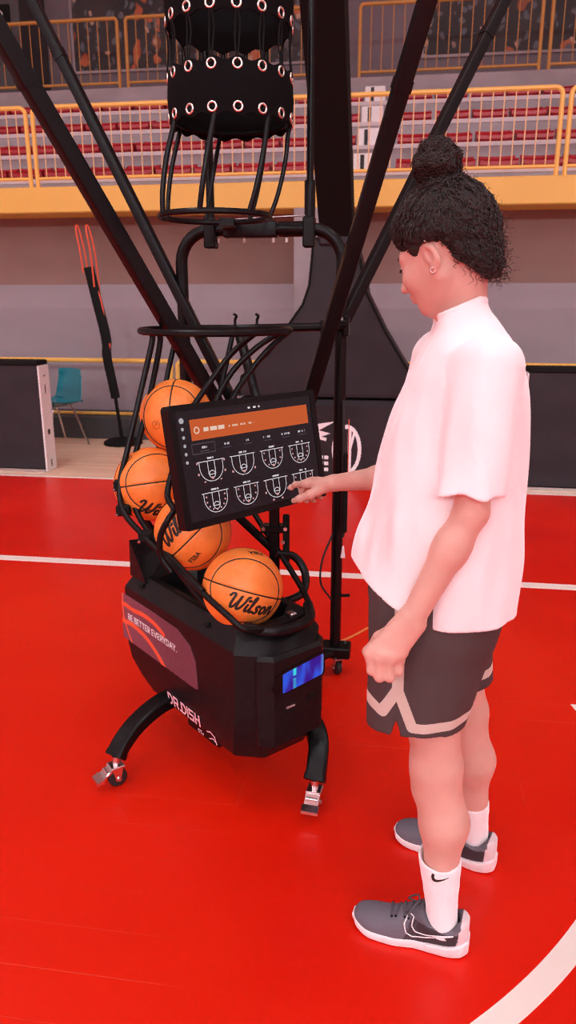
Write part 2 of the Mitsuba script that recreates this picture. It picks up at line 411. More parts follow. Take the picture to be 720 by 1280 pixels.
for (a, b, lab) in ((-8.8, -4.60, 'upper yellow railing in the top left corner of the picture'), (-4.46, -1.2, 'upper yellow railing in front of the picture wall, behind the black net cage'),
                    (-0.80, 1.83, 'upper yellow railing at the top right, left of the double post'), (1.97, 6.2, 'upper yellow railing cut off by the right edge at the top')):
    railing(a, b, 12.68, 4.76, 5.76, lab, 'm_upper_rail', 'm_upper_rail', r=0.027, gap=0.16, rb=0.007, rc=0.05)
# yellow tube frames in front of the lower wall
for (a, b, lab) in ((-5.45, -2.545, 'low yellow tube barrier on the plinth behind the teal chair'), (-2.47, 0.46, 'low yellow tube barrier on the plinth behind the hoop stand'), (0.54, 3.4, 'low yellow tube barrier on the plinth behind the right dark board')):
    k = railing(a, b, 8.15, 0.24, 0.872, lab, 'm_yellow_rail', 'm_yellow_rail', r=0.026, bal=False, rc=0.06, low=0.03)

# crowd picture printed on the wall of the upper gallery
def mural_color(p, n, uv):
    s, z = p.x * U[0] + p.y * U[1], p.z
    w1, w2 = fbm(s * 2.2, z * 2.2, 1.0), fbm(s * 2.2 + 9, z * 2.2, 5.0)
    a, _, c = mikit.voronoi(s * 4.4 + 2.2 * w1, z * 2.6 + 2.2 * w2)
    b, _, e = mikit.voronoi(s * 7.0 + 2 * w2, z * 6.0 + 2 * w1 + 7)
    base = mix((0.012, 0.010, 0.012), (0.05, 0.035, 0.035), w1)
    warm = mix((0.42, 0.075, 0.020), (0.48, 0.16, 0.06), e)
    col = mix(base, warm, smoothstep(0.74, 0.80, c) * (1 - smoothstep(0.34, 0.46, a)))
    col = mix(col, mi.Color3f(0.46, 0.30, 0.22), smoothstep(0.84, 0.87, e) * (1 - smoothstep(0.22, 0.34, b)))
    return mix(col, (0.10, 0.11, 0.13), smoothstep(0.55, 0.6, mikit.cell_rand(e * 50, c * 50)) * (1 - smoothstep(0.2, 0.4, b)))
mat('m_mural', proc(mural_color), 0.6)
for s0, s1, lab in ((-5.95, -1.35, 'dark crowd picture with orange figures on the upper wall, left'), (0.17, 4.6, 'dark crowd picture with orange figures on the upper wall, right')):
    k = thing('wall_picture', lab, 'picture')
    put('print', bx((s0, 14.17, 5.46), (s1, 14.185, 8.3)), 'm_mural', k, smooth=False, M=COURT)
    put('edge_frame', cat_([bx((s0 - 0.04, 14.15, 5.42), (s1 + 0.04, 14.2, 5.46)), bx((s0 - 0.04, 14.15, 5.46), (s0, 14.2, 8.3)), bx((s1, 14.15, 5.46), (s1 + 0.04, 14.2, 8.3))]), 'm_concrete', k, smooth=False, M=COURT)
k = struct('pillar_001', bx((-7.9, 13.2, 4.78), (-6.46, 14.2, 9.6), 0.01), 'm_plinth')
tag(k, 'dark grey pillar on the upper gallery at the top left')
sg = thing('wall_sign', 'small black sign plate on the dark pillar at the top left', 'sign')
put('plate', bx((-6.98, 13.17, 5.75), (-6.62, 13.2, 6.22), 0.004), 'm_soft_black', sg, smooth=False, M=COURT)
put('symbol', moved(prism(LineString([(0, 0), (0, .14), (.03, .17), (.07, .17), (.10, .14), (.10, 0)]).buffer(0.014, cap_style='flat'), 0.003), frame_of(S(-6.85, 13.168, 5.95), U, (0, 0, 1))), 'm_print_white', sg, smooth=False)

# lamps under the ceiling
for i, (s, t) in enumerate(LAMPS):
    k = thing('ceiling_lamp', 'square white hall lamp hanging under the ceiling above the court', 'lamp', 'hall lamps')
    put('housing', cat_([bx((s - 0.8, t - 0.8, 9.30), (s + 0.8, t + 0.8, 9.40), 0.01), bx((s - 0.03, t - 0.03, 9.4), (s + 0.03, t + 0.03, 9.6))]), 'm_white', k, smooth=False, M=COURT)
    q = np.array([S(s + a, t + b, 9.295) for a, b in ((-.75, -.75), (.75, -.75), (.75, .75), (-.75, .75))])
    put('diffuser', trimesh.Trimesh(q, [[0, 2, 1], [0, 3, 2]], process=False), 'm_white', k, smooth=False)
    scene[f'{k}__diffuser']['emitter'] = {'type': 'area', 'radiance': {'type': 'rgb', 'value': LAMP_LIGHT}}

for s in (-10.5, -6.3, -2.1, 2.1, 6.3, 10.5):
    k = thing('wall_floodlight', 'white floodlight on the wall at the near end of the hall', 'lamp', 'wall floodlights')
    M = COURT @ tr(s, -12.5, 6.6) @ np.array([[1, 0, 0, 0], [0, math.cos(0.38), math.sin(0.38), 0], [0, -math.sin(0.38), math.cos(0.38), 0], [0, 0, 0, 1]])
    put('housing', bx((-0.78, -0.22, -0.53), (0.78, -0.02, 0.53), 0.02), 'm_white', k, smooth=False, M=M)
    put('bracket', bx((-0.04, -3.6, -0.04), (0.04, -0.2, 0.04)), 'm_steel', k, smooth=False, M=COURT @ tr(s, -12.5, 6.6))
    put('diffuser', trimesh.Trimesh([(-0.72, 0, -0.47), (0.72, 0, -0.47), (0.72, 0, 0.47), (-0.72, 0, 0.47)], [[0, 2, 1], [0, 3, 2]], process=False), 'm_white', k, smooth=False, M=M)
    scene[f'{k}__diffuser']['emitter'] = {'type': 'area', 'radiance': {'type': 'rgb', 'value': FLOOD_LIGHT}}

# ------------------------------------------------------------------ things behind the machine
def board(s0, s1, t, label, socket_side):
    k = thing('barrier_board', label, 'barrier')
    put('panel', bx((s0, t, 0.03), (s1, t + 0.05, 0.985), 0.006), 'm_board', k, smooth=False, M=COURT)
    put('frame_side', bx((s1 if socket_side > 0 else s0 - 0.016, t + 0.004, 0.0), (s1 + 0.016 if socket_side > 0 else s0, t + 0.20, 0.965), 0.004), 'm_white', k, smooth=False, M=COURT, label='white metal side frame')
    put('top_cap', bx((s0 - 0.01, t - 0.012, 0.965), (s1 + 0.012, t + 0.20, 1.01), 0.01), 'm_soft_black', k, smooth=False, M=COURT)
    put('back_panel', bx((s0, t + 0.15, 0.0), (s1, t + 0.18, 0.97)), 'm_soft_black', k, smooth=False, M=COURT)
    x = s1 + 0.016 if socket_side > 0 else s0 - 0.016
    for z, w, h in ((0.87, .012, .014), (0.36, .022, .045), (0.07, .010, .06), (0.75, .008, .08)):
        put('socket', bx((x - 0.002, t + 0.10 - w, z - h / 2), (x + 0.002, t + 0.10 + w, z + h / 2)), 'm_board', k, smooth=False, M=COURT)
    put('foot', bx((s0, t - 0.01, 0.0), (s1, t + 0.03, 0.025)), 'm_steel', k, smooth=False, M=COURT)
    return k
board(-5.8, -3.20, 6.28, 'dark barrier board with a white side frame left of the teal chair', 1)
board(1.03, 3.6, 6.25, 'dark barrier board behind the person at the right edge', -1)

# teal chair
ch = thing('chair', 'teal plastic shell chair with thin chrome legs by the back wall', 'chair')
def chair_shell():
    prof = [(-0.235, 0.425), (-0.20, 0.445), (-0.08, 0.432), (0.06, 0.425), (0.15, 0.435), (0.195, 0.49), (0.215, 0.58), (0.232, 0.68), (0.245, 0.765)]
    prof = spline(prof, 5); n = len(prof); g = []
    for i, (y, z) in enumerate(prof):
        t = i / (n - 1); w = 0.205 + 0.03 * math.sin(math.pi * t * 0.9) - 0.06 * max(0, t - 0.6) ** 1.2
        row = []
        for j in range(15):
            e = -1 + 2 * j / 14
            lift = 0.05 * abs(e) ** 3
            row.append((w * e, y - lift * (1.0 if t > .55 else 0.0) - 0.012 * e * e * (t > .9), z + lift * (0.7 if t < .55 else -0.15)))
        g.append(row)
    g = np.array(g); k = 15
    i, j = np.meshgrid(np.arange(n - 1), np.arange(k - 1), indexing='ij')
    q = np.stack([i * k + j, i * k + j + 1, (i + 1) * k + j + 1, (i + 1) * k + j], -1).reshape(-1, 4)
    m = trimesh.Trimesh(g.reshape(-1, 3), np.vstack([q[:, [0, 1, 2]], q[:, [0, 2, 3]]]), process=False)
    nn = m.vertex_normals * 0.006; b = trimesh.Trimesh(m.vertices - nn, m.faces[:, ::-1], process=False)
    e = trimesh.grouping.group_rows(m.edges_sorted, require_count=1); ed = m.edges[e]; o = len(m.vertices)
    sf = np.vstack([np.stack([ed[:, 1], ed[:, 0], ed[:, 0] + o], 1), np.stack([ed[:, 1], ed[:, 0] + o, ed[:, 1] + o], 1)])
    return trimesh.Trimesh(np.vstack([m.vertices, b.vertices]), np.vstack([m.faces, b.faces + o, sf]), process=False)
MC = COURT @ tr(-3.70, 7.60, 0) @ rz(math.radians(-36)) @ np.diag([1.14, 1.12, 1.06, 1.0])
put('seat_shell', chair_shell(), 'm_teal', ch, smooth=50, M=MC)
for sx in (-1, 1):
    for sy in (-1, 1):
        put('leg', tube([(0.10 * sx, 0.06 * sy, 0.415), (0.15 * sx, 0.10 * sy, 0.39), (0.22 * sx, 0.21 * sy, 0.0)], 0.010, 8), 'm_chrome', ch, M=MC)
    put('seat_bracket', cyl((0.12 * sx, -0.12, 0.412), (0.12 * sx, 0.12, 0.412), 0.009, sides=8), 'm_chrome', ch, M=MC)

# flat training figure on a pole, seen edge-on
du = thing('training_dummy', 'thin black training figure with red wire loops on a weighted pole by the wall', 'training dummy')
DT = 8.02
def dp(s, z, t=0.0): return S(s + 0.10, DT - 0.28 + t, z)
MD = lambda pts: np.array([dp(*p) for p in pts])
put('base', moved(lathe([(0, 0), (0.21, 0), (0.21, 0.03), (0.17, 0.05), (0.03, 0.055), (0, 0.055)]), tr(*dp(-3.10, 0.0))), 'm_soft_black', du)
put('pole', sweep(MD([(-3.11, 0.03), (-3.16, 0.52)]), 0.019, sides=10), 'm_soft_black', du)
put('panel', sweep(spline(MD([(-3.36, 1.86), (-3.30, 1.55), (-3.235, 1.23), (-3.215, 1.08)]), 6), [0.021] * 18 + [0.018], 0.055, sides=12), 'm_soft_black', du)
put('panel', sweep(spline(MD([(-3.215, 1.09), (-3.225, 0.95), (-3.19, 0.72), (-3.155, 0.50)]), 6), np.interp(np.linspace(0, 1, 19), [0, .3, .6, 1], [.014, .030, .024, .014]), 0.05, sides=12), 'm_soft_black', du)
for (a, b, c, d) in ((-3.44, -3.40, -3.345, 1.80), (-3.33, -3.30, -3.235, 1.66)):
    put('wire_loop', sweep(spline(MD([(a + .030, d, -.03), (a + .012, 2.0, -.03), (a - .022, 2.22, -.02), (a - .018, 2.27, 0), (a - .002, 2.22, .02), (a + .036, 2.0, .03), (a + .06, d - .05, .03)]), 6), 0.009, sides=8), 'm_coral', du, label='red wire loop')
put('wire_edge', sweep(spline(MD([(-3.275, 1.62), (-3.25, 1.52), (-3.215, 1.3), (-3.185, 1.12), (-3.19, 1.0)]), 6), 0.010, sides=8), 'm_coral', du, label='red wire edge')
put('wire_edge', sweep(spline(MD([(-3.255, 1.02), (-3.25, 0.85), (-3.20, 0.62)]), 6), 0.009, sides=8), 'm_coral', du, label='red wire edge')

# portable hoop stand with black pads
hs = thing('hoop_stand', 'tall portable hoop stand with black padded base behind the machine', 'basketball stand')
bell = [(-1.36, 0.735), (-1.34, 0.90), (-1.106, 1.09), (-0.942, 1.316), (-0.815, 1.49), (-0.762, 1.641), (-0.742, 1.85), (-0.735, 2.0), (-0.41, 2.0), (-0.385, 1.93), (-0.355, 1.84), (-0.298, 1.584), (-0.132, 1.275), (0.06, 0.975), (0.20, 0.83), (0.215, 0.735)]
XZ = lambda t0: COURT @ np.array([[1, 0, 0, 0], [0, 0, 1, t0], [0, 1, 0, 0], [0, 0, 0, 1.0]])
def padded(poly, t0, depth, b=0.03):
    g = Polygon(poly); a = g.buffer(-b)
    rings = [np.asarray(x.exterior.coords)[:-1] for x in (a,)]
    front = trimesh.creation.extrude_polygon(g, depth - b, engine='earcut'); front.apply_translation((0, 0, b))
    lip = trimesh.creation.extrude_polygon(g.buffer(-b * 0.35), b, engine='earcut'); lip.apply_translation((0, 0, b * 0.35))
    lip2 = trimesh.creation.extrude_polygon(a, b, engine='earcut')
    return moved(cat_([front, lip, lip2]), XZ(t0))
put('upper_pad', padded(bell, 6.26, 0.9), 'm_pad', hs, smooth=False)
put('pad_bead', sweep(np.array([S(a, 6.275, b) for a, b in bell]), 0.012, sides=8), 'm_soft_black', hs)
put('lower_pad', bx((-1.40, 6.22, 0.02), (0.26, 7.6, 0.715), 0.04), 'm_pad', hs, smooth=False, M=COURT)
put('base_frame', bx((-1.36, 6.26, 0.0), (0.22, 8.0 - 0.05, 0.12), 0.01), 'm_soft_black', hs, smooth=False, M=COURT)
put('boom', hull([S(s, t, z) for s, t, z in ((-0.675, 6.30, 1.95), (-0.415, 6.30, 1.95), (-0.675, 6.66, 1.95), (-0.415, 6.66, 1.95), (-0.69, 4.55, 3.75), (-0.42, 4.55, 3.75), (-0.69, 4.80, 3.95), (-0.42, 4.80, 3.95))]), 'm_soft_black', hs, smooth=False)
put('boom_collar', bx((-0.70, 6.24, 1.93), (-0.39, 6.72, 2.10), 0.03), 'm_pad', hs, smooth=False, M=COURT)
FR = COURT @ np.array([[1, 0, 0, 0], [0, 0, -1, 6.219], [0, 1, 0, 0], [0, 0, 0, 1.0]])
c = Point(-0.425, 0.30); e = shapely.affinity.scale(c.buffer(1.0, 48), 0.125, 0.215); i = shapely.affinity.scale(c.buffer(1.0, 48), 0.094, 0.180)
logo = e.difference(i).union(LineString([(-0.40, 0.47), (-0.40, 0.13)]).buffer(0.014).intersection(e)).union(LineString([(-0.36, 0.46), (-0.435, 0.14)]).buffer(0.010).intersection(e))
put('round_emblem', prism(logo, 0.003, FR), 'm_print_white', hs, smooth=False, label='white ring emblem')
glyph = lambda pts, r: LineString(pts).buffer(r, cap_style='flat', join_style='mitre')
let = shapely.union_all([glyph([(-0.69, 0.50), (-0.60, 0.515), (-0.67, 0.475), (-0.60, 0.445), (-0.69, 0.43)][:3], 0.014), glyph([(-0.69, 0.455), (-0.61, 0.435), (-0.69, 0.405), (-0.60, 0.385)], 0.013)] +
                        [sbox(-0.66 + 0.045 * a, 0.215 - 0.052 * b, -0.625 + 0.045 * a, 0.245 - 0.052 * b) for a in range(2) for b in range(3)])
put('lettering', prism(let, 0.003, FR), 'm_print_white', hs, smooth=False, label='white letter fragments')
put('stud', bx((-0.47, 6.205, 0.62), (-0.455, 6.222, 0.635)), 'm_steel', hs, smooth=False, M=COURT)

# orange cord on the floor behind the machine
put('power_cord', sweep(spline([(0.10, 2.93, 0.006), (0.17, 3.06, 0.006), (0.30, 3.183, 0.006), (0.394, 3.29, 0.006), (0.50, 3.42, 0.006), (0.60, 3.46, 0.006), (0.66, 3.38, 0.006), (0.64, 3.28, 0.006)], 8), 0.0055, sides=8), 'm_orange_cord',
    label='thin orange cord on the red floor running from the rear frame', cat='cord')
# ------------------------------------------------------------------ the ball machine
mc = thing('ball_machine', 'black basketball passing machine on casters with touchscreen, ball cage and net hoop', 'ball machine')
BO, BW, BV = np.array([-0.603, 2.48, 0.0]), np.array([0.627, -0.779, 0.0]), np.array([0.779, 0.627, 0.0])
BODY = np.eye(4); BODY[:3, 0], BODY[:3, 1], BODY[:3, 2], BODY[:3, 3] = BW, -BV, (0, 0, 1), BO     # x along the body, -y across it, z up
def B(w, v, z): return BO + BW * w + BV * v + np.array([0, 0, z])

def section(w0, w1, v0, v1, z, ca, cb, n=2):
    """A rounded rectangle: corner radii ca at the back end, cb at the front end; counter-clockwise in (w, -v)."""
    pts = []
    for (cx, cy, r, a0) in ((w1 - cb, v1 - cb, cb, 0), (w0 + ca, v1 - ca, ca, 90), (w0 + ca, v0 + ca, ca, 180), (w1 - cb, v0 + cb, cb, 270)):
        for k in range(n):
            a = math.radians(a0 + 90 * k / (n - 1)); pts.append((cx + r * math.cos(a), cy + r * math.sin(a)))
    return [(w, -v, z) for w, v in pts]
def zsec(w0, w1, v0, v1, z, ca, cb, slope=0.0):
    return [(w, v, z + slope * (w - 0.4)) for w, v, z in section(w0, w1, v0, v1, z, ca, cb)]
BODY_RINGS = [
    zsec(0.30, 0.62, 0.10, 0.22, 0.150, 0.03, 0.03), zsec(0.20, 0.70, 0.055, 0.27, 0.158, 0.04, 0.05),
    zsec(0.13, 0.745, 0.020, 0.305, 0.19, 0.05, 0.07), zsec(0.075, 0.770, 0.006, 0.317, 0.235, 0.05, 0.08), zsec(0.02, 0.785, 0.0, 0.322, 0.285, 0.045, 0.08),
    zsec(0.0, 0.792, 0.0, 0.322, 0.34, 0.04, 0.08), zsec(0.0, 0.795, 0.0, 0.322, 0.545, 0.04, 0.08), zsec(0.002, 0.790, 0.003, 0.319, 0.553, 0.04, 0.08),
    zsec(0.028, 0.745, 0.034, 0.290, 0.605, 0.04, 0.06), zsec(0.034, 0.738, 0.040, 0.284, 0.608, 0.04, 0.055), zsec(0.075, 0.690, 0.060, 0.264, 0.606, 0.03, 0.05), zsec(0.080, 0.680, 0.066, 0.258, 0.598, 0.03, 0.05),
    zsec(0.10, 0.66, 0.080, 0.245, 0.52, 0.03, 0.05)]
put('body_shell', loft(BODY_RINGS), 'm_plastic', mc, smooth=28, M=BODY)
# chamfered column at the front corner and the seam around the front cover
put('front_cover', loft([section(0.74, 0.803, 0.045, 0.285, z, 0.02, 0.03) for z in (0.26, 0.27)] + [section(0.74, 0.806, 0.040, 0.290, z, 0.02, 0.035) for z in (0.30, 0.535)] + [section(0.74, 0.796, 0.05, 0.28, 0.548, 0.02, 0.03)]), 'm_plastic', mc, smooth=28, M=BODY)

SIDE = frame_of(B(0, 0, 0), BW, (0, 0, 1))            # the long side seen from the left: x along, y up, z outwards
def mesh_print(p, n, uv):
    w = (p.x - BO[0]) * BW[0] + (p.y - BO[1]) * BW[1]
    a, b = w / 0.0062, p.z / 0.0062
    dot = dr.square(a - dr.floor(a) - 0.5) + dr.square(b - dr.floor(b) - 0.5)
    c = mix((0.115, 0.035, 0.055), (0.24, 0.10, 0.14), smoothstep(0.10, 0.22, dot))
    return mix(c, (0.05, 0.025, 0.032), 0.45 * smoothstep(0.02, 0.40, w))
mat('m_graphic', proc(mesh_print), 0.35)
pan = [(0.008, 0.345), (0.012, 0.520), (0.26, 0.520), (0.40, 0.515), (0.475, 0.485), (0.505, 0.44), (0.515, 0.345)]
panel = Polygon(pan).buffer(-0.012).buffer(0.012)
gp = put('side_graphic', prism(panel, 0.0016, SIDE), 'm_graphic', mc, smooth=False, label='dark red meshed panel with basketball lines')
arcs = shapely.union_all([LineString(spline(x, 8)).buffer(r) for x, r in (
    ([(-0.02, 0.475), (0.04, 0.480), (0.10, 0.478), (0.17, 0.485), (0.25, 0.480), (0.31, 0.462)], 0.0085), ([(0.015, 0.52), (0.05, 0.545)], 0.005),
    ([(-0.01, 0.41), (0.03, 0.413), (0.09, 0.418), (0.17, 0.408), (0.24, 0.382), (0.30, 0.345), (0.33, 0.31)], 0.0090), ([(0.035, 0.55), (0.022, 0.50), (0.020, 0.45), (0.035, 0.40), (0.075, 0.345)], 0.0045))]).intersection(panel)
put('ball_lines', prism(arcs, 0.0008, SIDE @ tr(0, 0, 0.0016)), 'm_coral', gp, smooth=False, label='orange basketball lines')
def fit_text(text, w, h, depth=0.0008, bold=True):
    m = meshkit.text_mesh(text, h, depth, bold); x0, x1 = m.bounds[0, 0], m.bounds[1, 0]
    m.apply_translation((-x0, 0, 0)); m.apply_scale((w / (x1 - x0), 1, 1)); return m
put('slogan', fit_text('BE BETTER EVERYDAY.', 0.335, 0.0235, bold=False), 'm_print_white', gp, smooth=False, M=SIDE @ tr(0.058, 0.430, 0.0018), label='white slogan lettering')
def pl(*pts): return [np.array(pts, float)]
LET = {'D': [[(0, 0), (0, 1), (0.42, 1), (0.7, 0.72), (0.7, 0.28), (0.42, 0), (0, 0)]], 'R': [[(0, 0), (0, 1), (0.62, 1), (0.7, 0.9), (0.7, 0.5), (0.15, 0.45)], [(0.42, 0.45), (0.7, 0)]], '.': [[(0.02, 0.02), (0.1, 0.02)]],
       'I': [[(0, 0), (0, 1)]], 'S': [[(0.66, 1), (0, 1), (0, 0.53), (0.66, 0.53), (0.66, 0), (0, 0)]], 'H': [[(0, 0), (0, 1)], [(0.66, 0), (0.66, 1)], [(0, 0.5), (0.66, 0.5)]]}
x, logo = 0.0, []
for chx in 'DR.DISH':
    for ln in LET[chx]: logo.append(LineString([(x + a * 0.92, b) for a, b in ln]).buffer(0.088, cap_style='square', join_style='mitre'))
    x += {'.': 0.34, 'I': 0.34}.get(chx, 0.98)
logo = shapely.affinity.scale(shapely.union_all(logo), 0.037, 0.036, origin=(0, 0))
LOW = frame_of(B(0.315, 0.0090, 0.2150), BW, np.array([0, 0, 1]) - BV * 0.12)
put('name_lettering', prism(logo, 0.0012, LOW @ tr(0, 0, 0.0035)), 'm_print_pink', mc, smooth=False, label='pale lettering on the lower side')
put('small_lettering', fit_text('CT+', 0.034, 0.014), 'm_print_pink', mc, smooth=False, M=LOW @ tr(0.18, -0.026, 0.006), label='small pale lettering')
ic = LineString([(0.0, 0.012), (0.02, 0.02), (0.042, 0.012), (0.05, -0.012)]).buffer(0.002).union(LineString([(0.01, -0.01), (0.03, 0.0), (0.05, -0.008)]).buffer(0.0018))
put('ball_symbol', prism(ic, 0.001, LOW @ tr(0.235, -0.01, 0.004)), 'm_print_pink', mc, smooth=False, label='small ball symbol')
for w in (0.145, 0.555):
    put('screw_hole', cyl(B(w, 0.016, 0.578), B(w, 0.012, 0.584), 0.009, sides=16), 'm_soft_black', mc)
# the lit panel in the front cover
def glowing(name, poly, M, parent, label):
    v, f = trimesh.creation.triangulate_polygon(poly, engine='earcut')
    x0, y0, x1, y1 = poly.bounds; v3 = np.hstack([v, np.zeros((len(v), 1))])
    m = trimesh.Trimesh(v3, f, process=False)
    if m.face_normals[0, 2] < 0: m.invert()
    return put(name, m, 'm_black', parent, smooth=False, M=M, label=label, uv=(v - [x0, y0]) / [x1 - x0, y1 - y0])
FRONT = frame_of(B(0.8065, 0.148, 0), BV, (0, 0, 1))       # x across the front, y up, z outwards
def led_color(p, n, uv):
    v = (p.x - BO[0]) * BV[0] + (p.y - BO[1]) * BV[1]
    g = fbm(v * 30, p.z * 14, 2.0)
    c = mix((0.035, 0.010, 0.36), (0.02, 0.12, 0.95), smoothstep(0.35, 0.7, g))
    c = mix(c, (0.16, 0.42, 1.0), 0.8 * smoothstep(0.245, 0.262, v))
    digit = (1 - smoothstep(0.004, 0.0075, dr.abs(v - 0.148))) * (0.35 + 0.65 * smoothstep(0.455, 0.475, p.z))
    gap = smoothstep(0.003, 0.006, dr.abs(p.z - 0.468))
    return mix(c, (0.05, 0.85, 1.0), digit * gap) * 0.85
lp = Polygon([(-0.075, 0.455), (-0.062, 0.430), (-0.03, 0.427), (0.108, 0.440), (0.112, 0.455), (0.112, 0.510), (0.09, 0.507), (-0.03, 0.493), (-0.062, 0.485)]).buffer(-0.006).buffer(0.006)
bz = put('display_bezel', prism(lp.buffer(0.006), 0.006, FRONT @ tr(0, 0, -0.004)), 'm_black', mc, smooth=False)
lit = lp.intersection(sbox(-0.045, 0.3, 0.2, 0.6)).buffer(-0.001)
k = glowing('lit_panel', lit, FRONT @ tr(0, 0, 0.0026), bz, label='blue lit display')
scene[k]['emitter'] = {'type': 'area', 'radiance': proc(led_color)}
for x, y, w in ((-0.03, 0.372, 0.032), (0.055, 0.383, 0.026)):
    put('button', bx((x, y, -0.002), (x + w, y + 0.006, 0.003), 0.001), 'm_steel' if x < 0 else 'm_black', mc, smooth=False, M=FRONT)
    put('button_slot', bx((x - 0.004, y - 0.012, -0.002), (x + w + 0.004, y - 0.001, 0.0015)), 'm_soft_black', mc, smooth=False, M=FRONT)

# curved legs with braked casters
put('hub', bx((-0.10, -0.10, 0.10), (0.10, 0.10, 0.18), 0.02), 'm_black', mc, M=BODY @ tr(0.42, -0.16, 0), smooth=False)
LEGS = [[(-0.24, 2.37, 0.175), (-0.341, 2.33, 0.20), (-0.404, 2.27, 0.208), (-0.452, 2.22, 0.20), (-0.505, 2.16, 0.172), (-0.540, 2.11, 0.137), (-0.556, 2.085, 0.108)],
        [(-0.13, 2.36, 0.18), (-0.045, 2.27, 0.213), (0.03, 2.18, 0.222), (0.078, 2.11, 0.208), (0.096, 2.05, 0.178), (0.090, 1.99, 0.136), (0.082, 1.962, 0.108)]]
def caster(x, y, ang, top, parent, chrome=True, tab=True):
    M = tr(x, y, 0) @ rz(ang)
    k = put('caster', moved(cyl((0.0, 0, 0.062), (0.0, 0, top), 0.012), M), 'm_chrome', parent)
    put('wheel', moved(sweep([(0, -0.011, 0.031), (0, -0.008, 0.031), (0, 0.008, 0.031), (0, 0.011, 0.031)], [0.026, 0.031, 0.031, 0.026], sides=28), M), 'm_rubber', k)
    for sgn in (-1, 1):
        put('fork', moved(hull([(x_, sgn * a, z) for a in (0.014, 0.017) for x_, z in ((-0.018, 0.074), (0.020, 0.074), (0.010, 0.024), (-0.006, 0.024))]), M), 'm_chrome', k, smooth=False)
        put('axle_nut', moved(cyl((0, sgn * 0.017, 0.031), (0, sgn * 0.023, 0.031), 0.007, sides=6), M), 'm_steel', k, smooth=False)
    put('swivel_plate', moved(bx((-0.022, -0.024, 0.070), (0.026, 0.024, 0.079), 0.003), M), 'm_chrome', k, smooth=False)
    if tab:
        put('brake_tab', moved(cat_([hull([(a, b, c) for b in (-0.022, 0.022) for a, c in ((0.02, 0.074), (0.02, 0.066), (0.055, 0.050), (0.055, 0.044))]), hull([(a, b, c) for b in (-0.026, 0.026) for a, c in ((0.052, 0.054), (0.052, 0.040), (0.075, 0.046), (0.075, 0.036))]), cyl((0.036, -0.018, 0.062), (0.036, 0.018, 0.062), 0.007)]), M), 'm_chrome', k, smooth=30)
for pts, ang in ((LEGS[0], math.radians(215)), (LEGS[1], math.radians(-105))):
    p = spline(pts, 6); q = put('leg', sweep(p, np.linspace(0.034, 0.031, len(p)), np.linspace(0.026, 0.019, len(p)), sides=20, up=(0, 0, 1), rect=True), 'm_black', mc)
    d = p[-1] - p[-4]; d /= np.linalg.norm(d)
    put('end_cap', sweep([p[-1] - d * 0.014, p[-1] + d * 0.004], 0.0335, 0.0215, sides=20, up=(0, 0, 1), rect=True), 'm_black', q)
    caster(p[-1][0] - 0.004 * 0, p[-1][1], ang, p[-1][2], q)

# rear frame: two posts bent into one loop, feet, crossbar
RP = np.array([0.198, 2.848, 0.0]); LP = RP - U * 0.605
arch = []
zt, rb_ = 1.772, 0.115
arch += [LP + [0, 0, 0.12], LP + [0, 0, 1.0]] + [LP + U * (rb_ - rb_ * math.cos(a)) + [0, 0, zt - rb_ + rb_ * math.sin(a)] for a in np.linspace(0, math.pi / 2, 8)]
arch += [RP - U * (rb_ - rb_ * math.cos(a)) + [0, 0, zt - rb_ + rb_ * math.sin(a)] for a in np.linspace(math.pi / 2, 0, 8)] + [RP + [0, 0, 1.0], RP + [0, 0, 0.12]]
put('rear_frame', sweep(np.array(arch), 0.0225, sides=16), 'm_black', mc, smooth=50)
for P0, has in ((LP, 0), (RP, 1)):
    f = put('foot', bx((-0.115, -0.045, 0.082), (0.065, 0.045, 0.130), 0.006), 'm_black', mc, smooth=False, M=tr(*P0) @ rz(-YAW))
    for a, b in ((-0.09, -0.03), (0.045, 0.02)): put('bolt', cyl(P0 + [a, b, 0.13], P0 + [a, b, 0.135], 0.006, sides=6), 'm_steel', f, smooth=False)
    caster(P0[0] + 0.01, P0[1] - 0.01, math.radians(-70), 0.084, f, tab=False)
    put('base_bar', cyl(P0 + [-0.02, -0.03, 0.105], np.array([-0.26 if not has else -0.21, 2.47, 0.13]), 0.019), 'm_black', mc)
put('crossbar', sweep(np.array([LP - U * 0.02 + [0, -0.10, 1.415], RP + U * 0.02 + [0, -0.03, 1.430]]), 0.016, sides=12), 'm_black', mc)
put('crossbar_bracket', cat_([bx((-0.075, -0.055, 1.428), (0.03, 0.02, 1.452), 0.004), bx((0.012, -0.05, 1.395), (0.032, 0.03, 1.470), 0.004)]), 'm_black', mc, smooth=False, M=tr(*RP) @ rz(-YAW))
for a, b in ((-0.05, -0.03), (0.0, -0.03)): put('bolt', cyl(RP + [a, b, 1.45], RP + [a, b, 1.462], 0.007, sides=6), 'm_steel', mc, smooth=False)
top = lambda f: LP + U * (0.605 * f) + np.array([0, 0, zt])
sl = put('top_sleeve', sweep([top(0.28), top(0.60)], 0.029, sides=16, rect=True), 'm_plastic', mc)
put('top_sleeve', sweep([top(0.615), top(0.80)], 0.027, sides=16), 'm_black', mc)
for f in (0.24, 0.40, 0.58, 0.66, 0.80): put('bolt', cat_([cyl(top(f) + [0, -0.005, -0.030], top(f) + [0, -0.005, -0.046], 0.0065, sides=6)]), 'm_steel', mc, smooth=False)
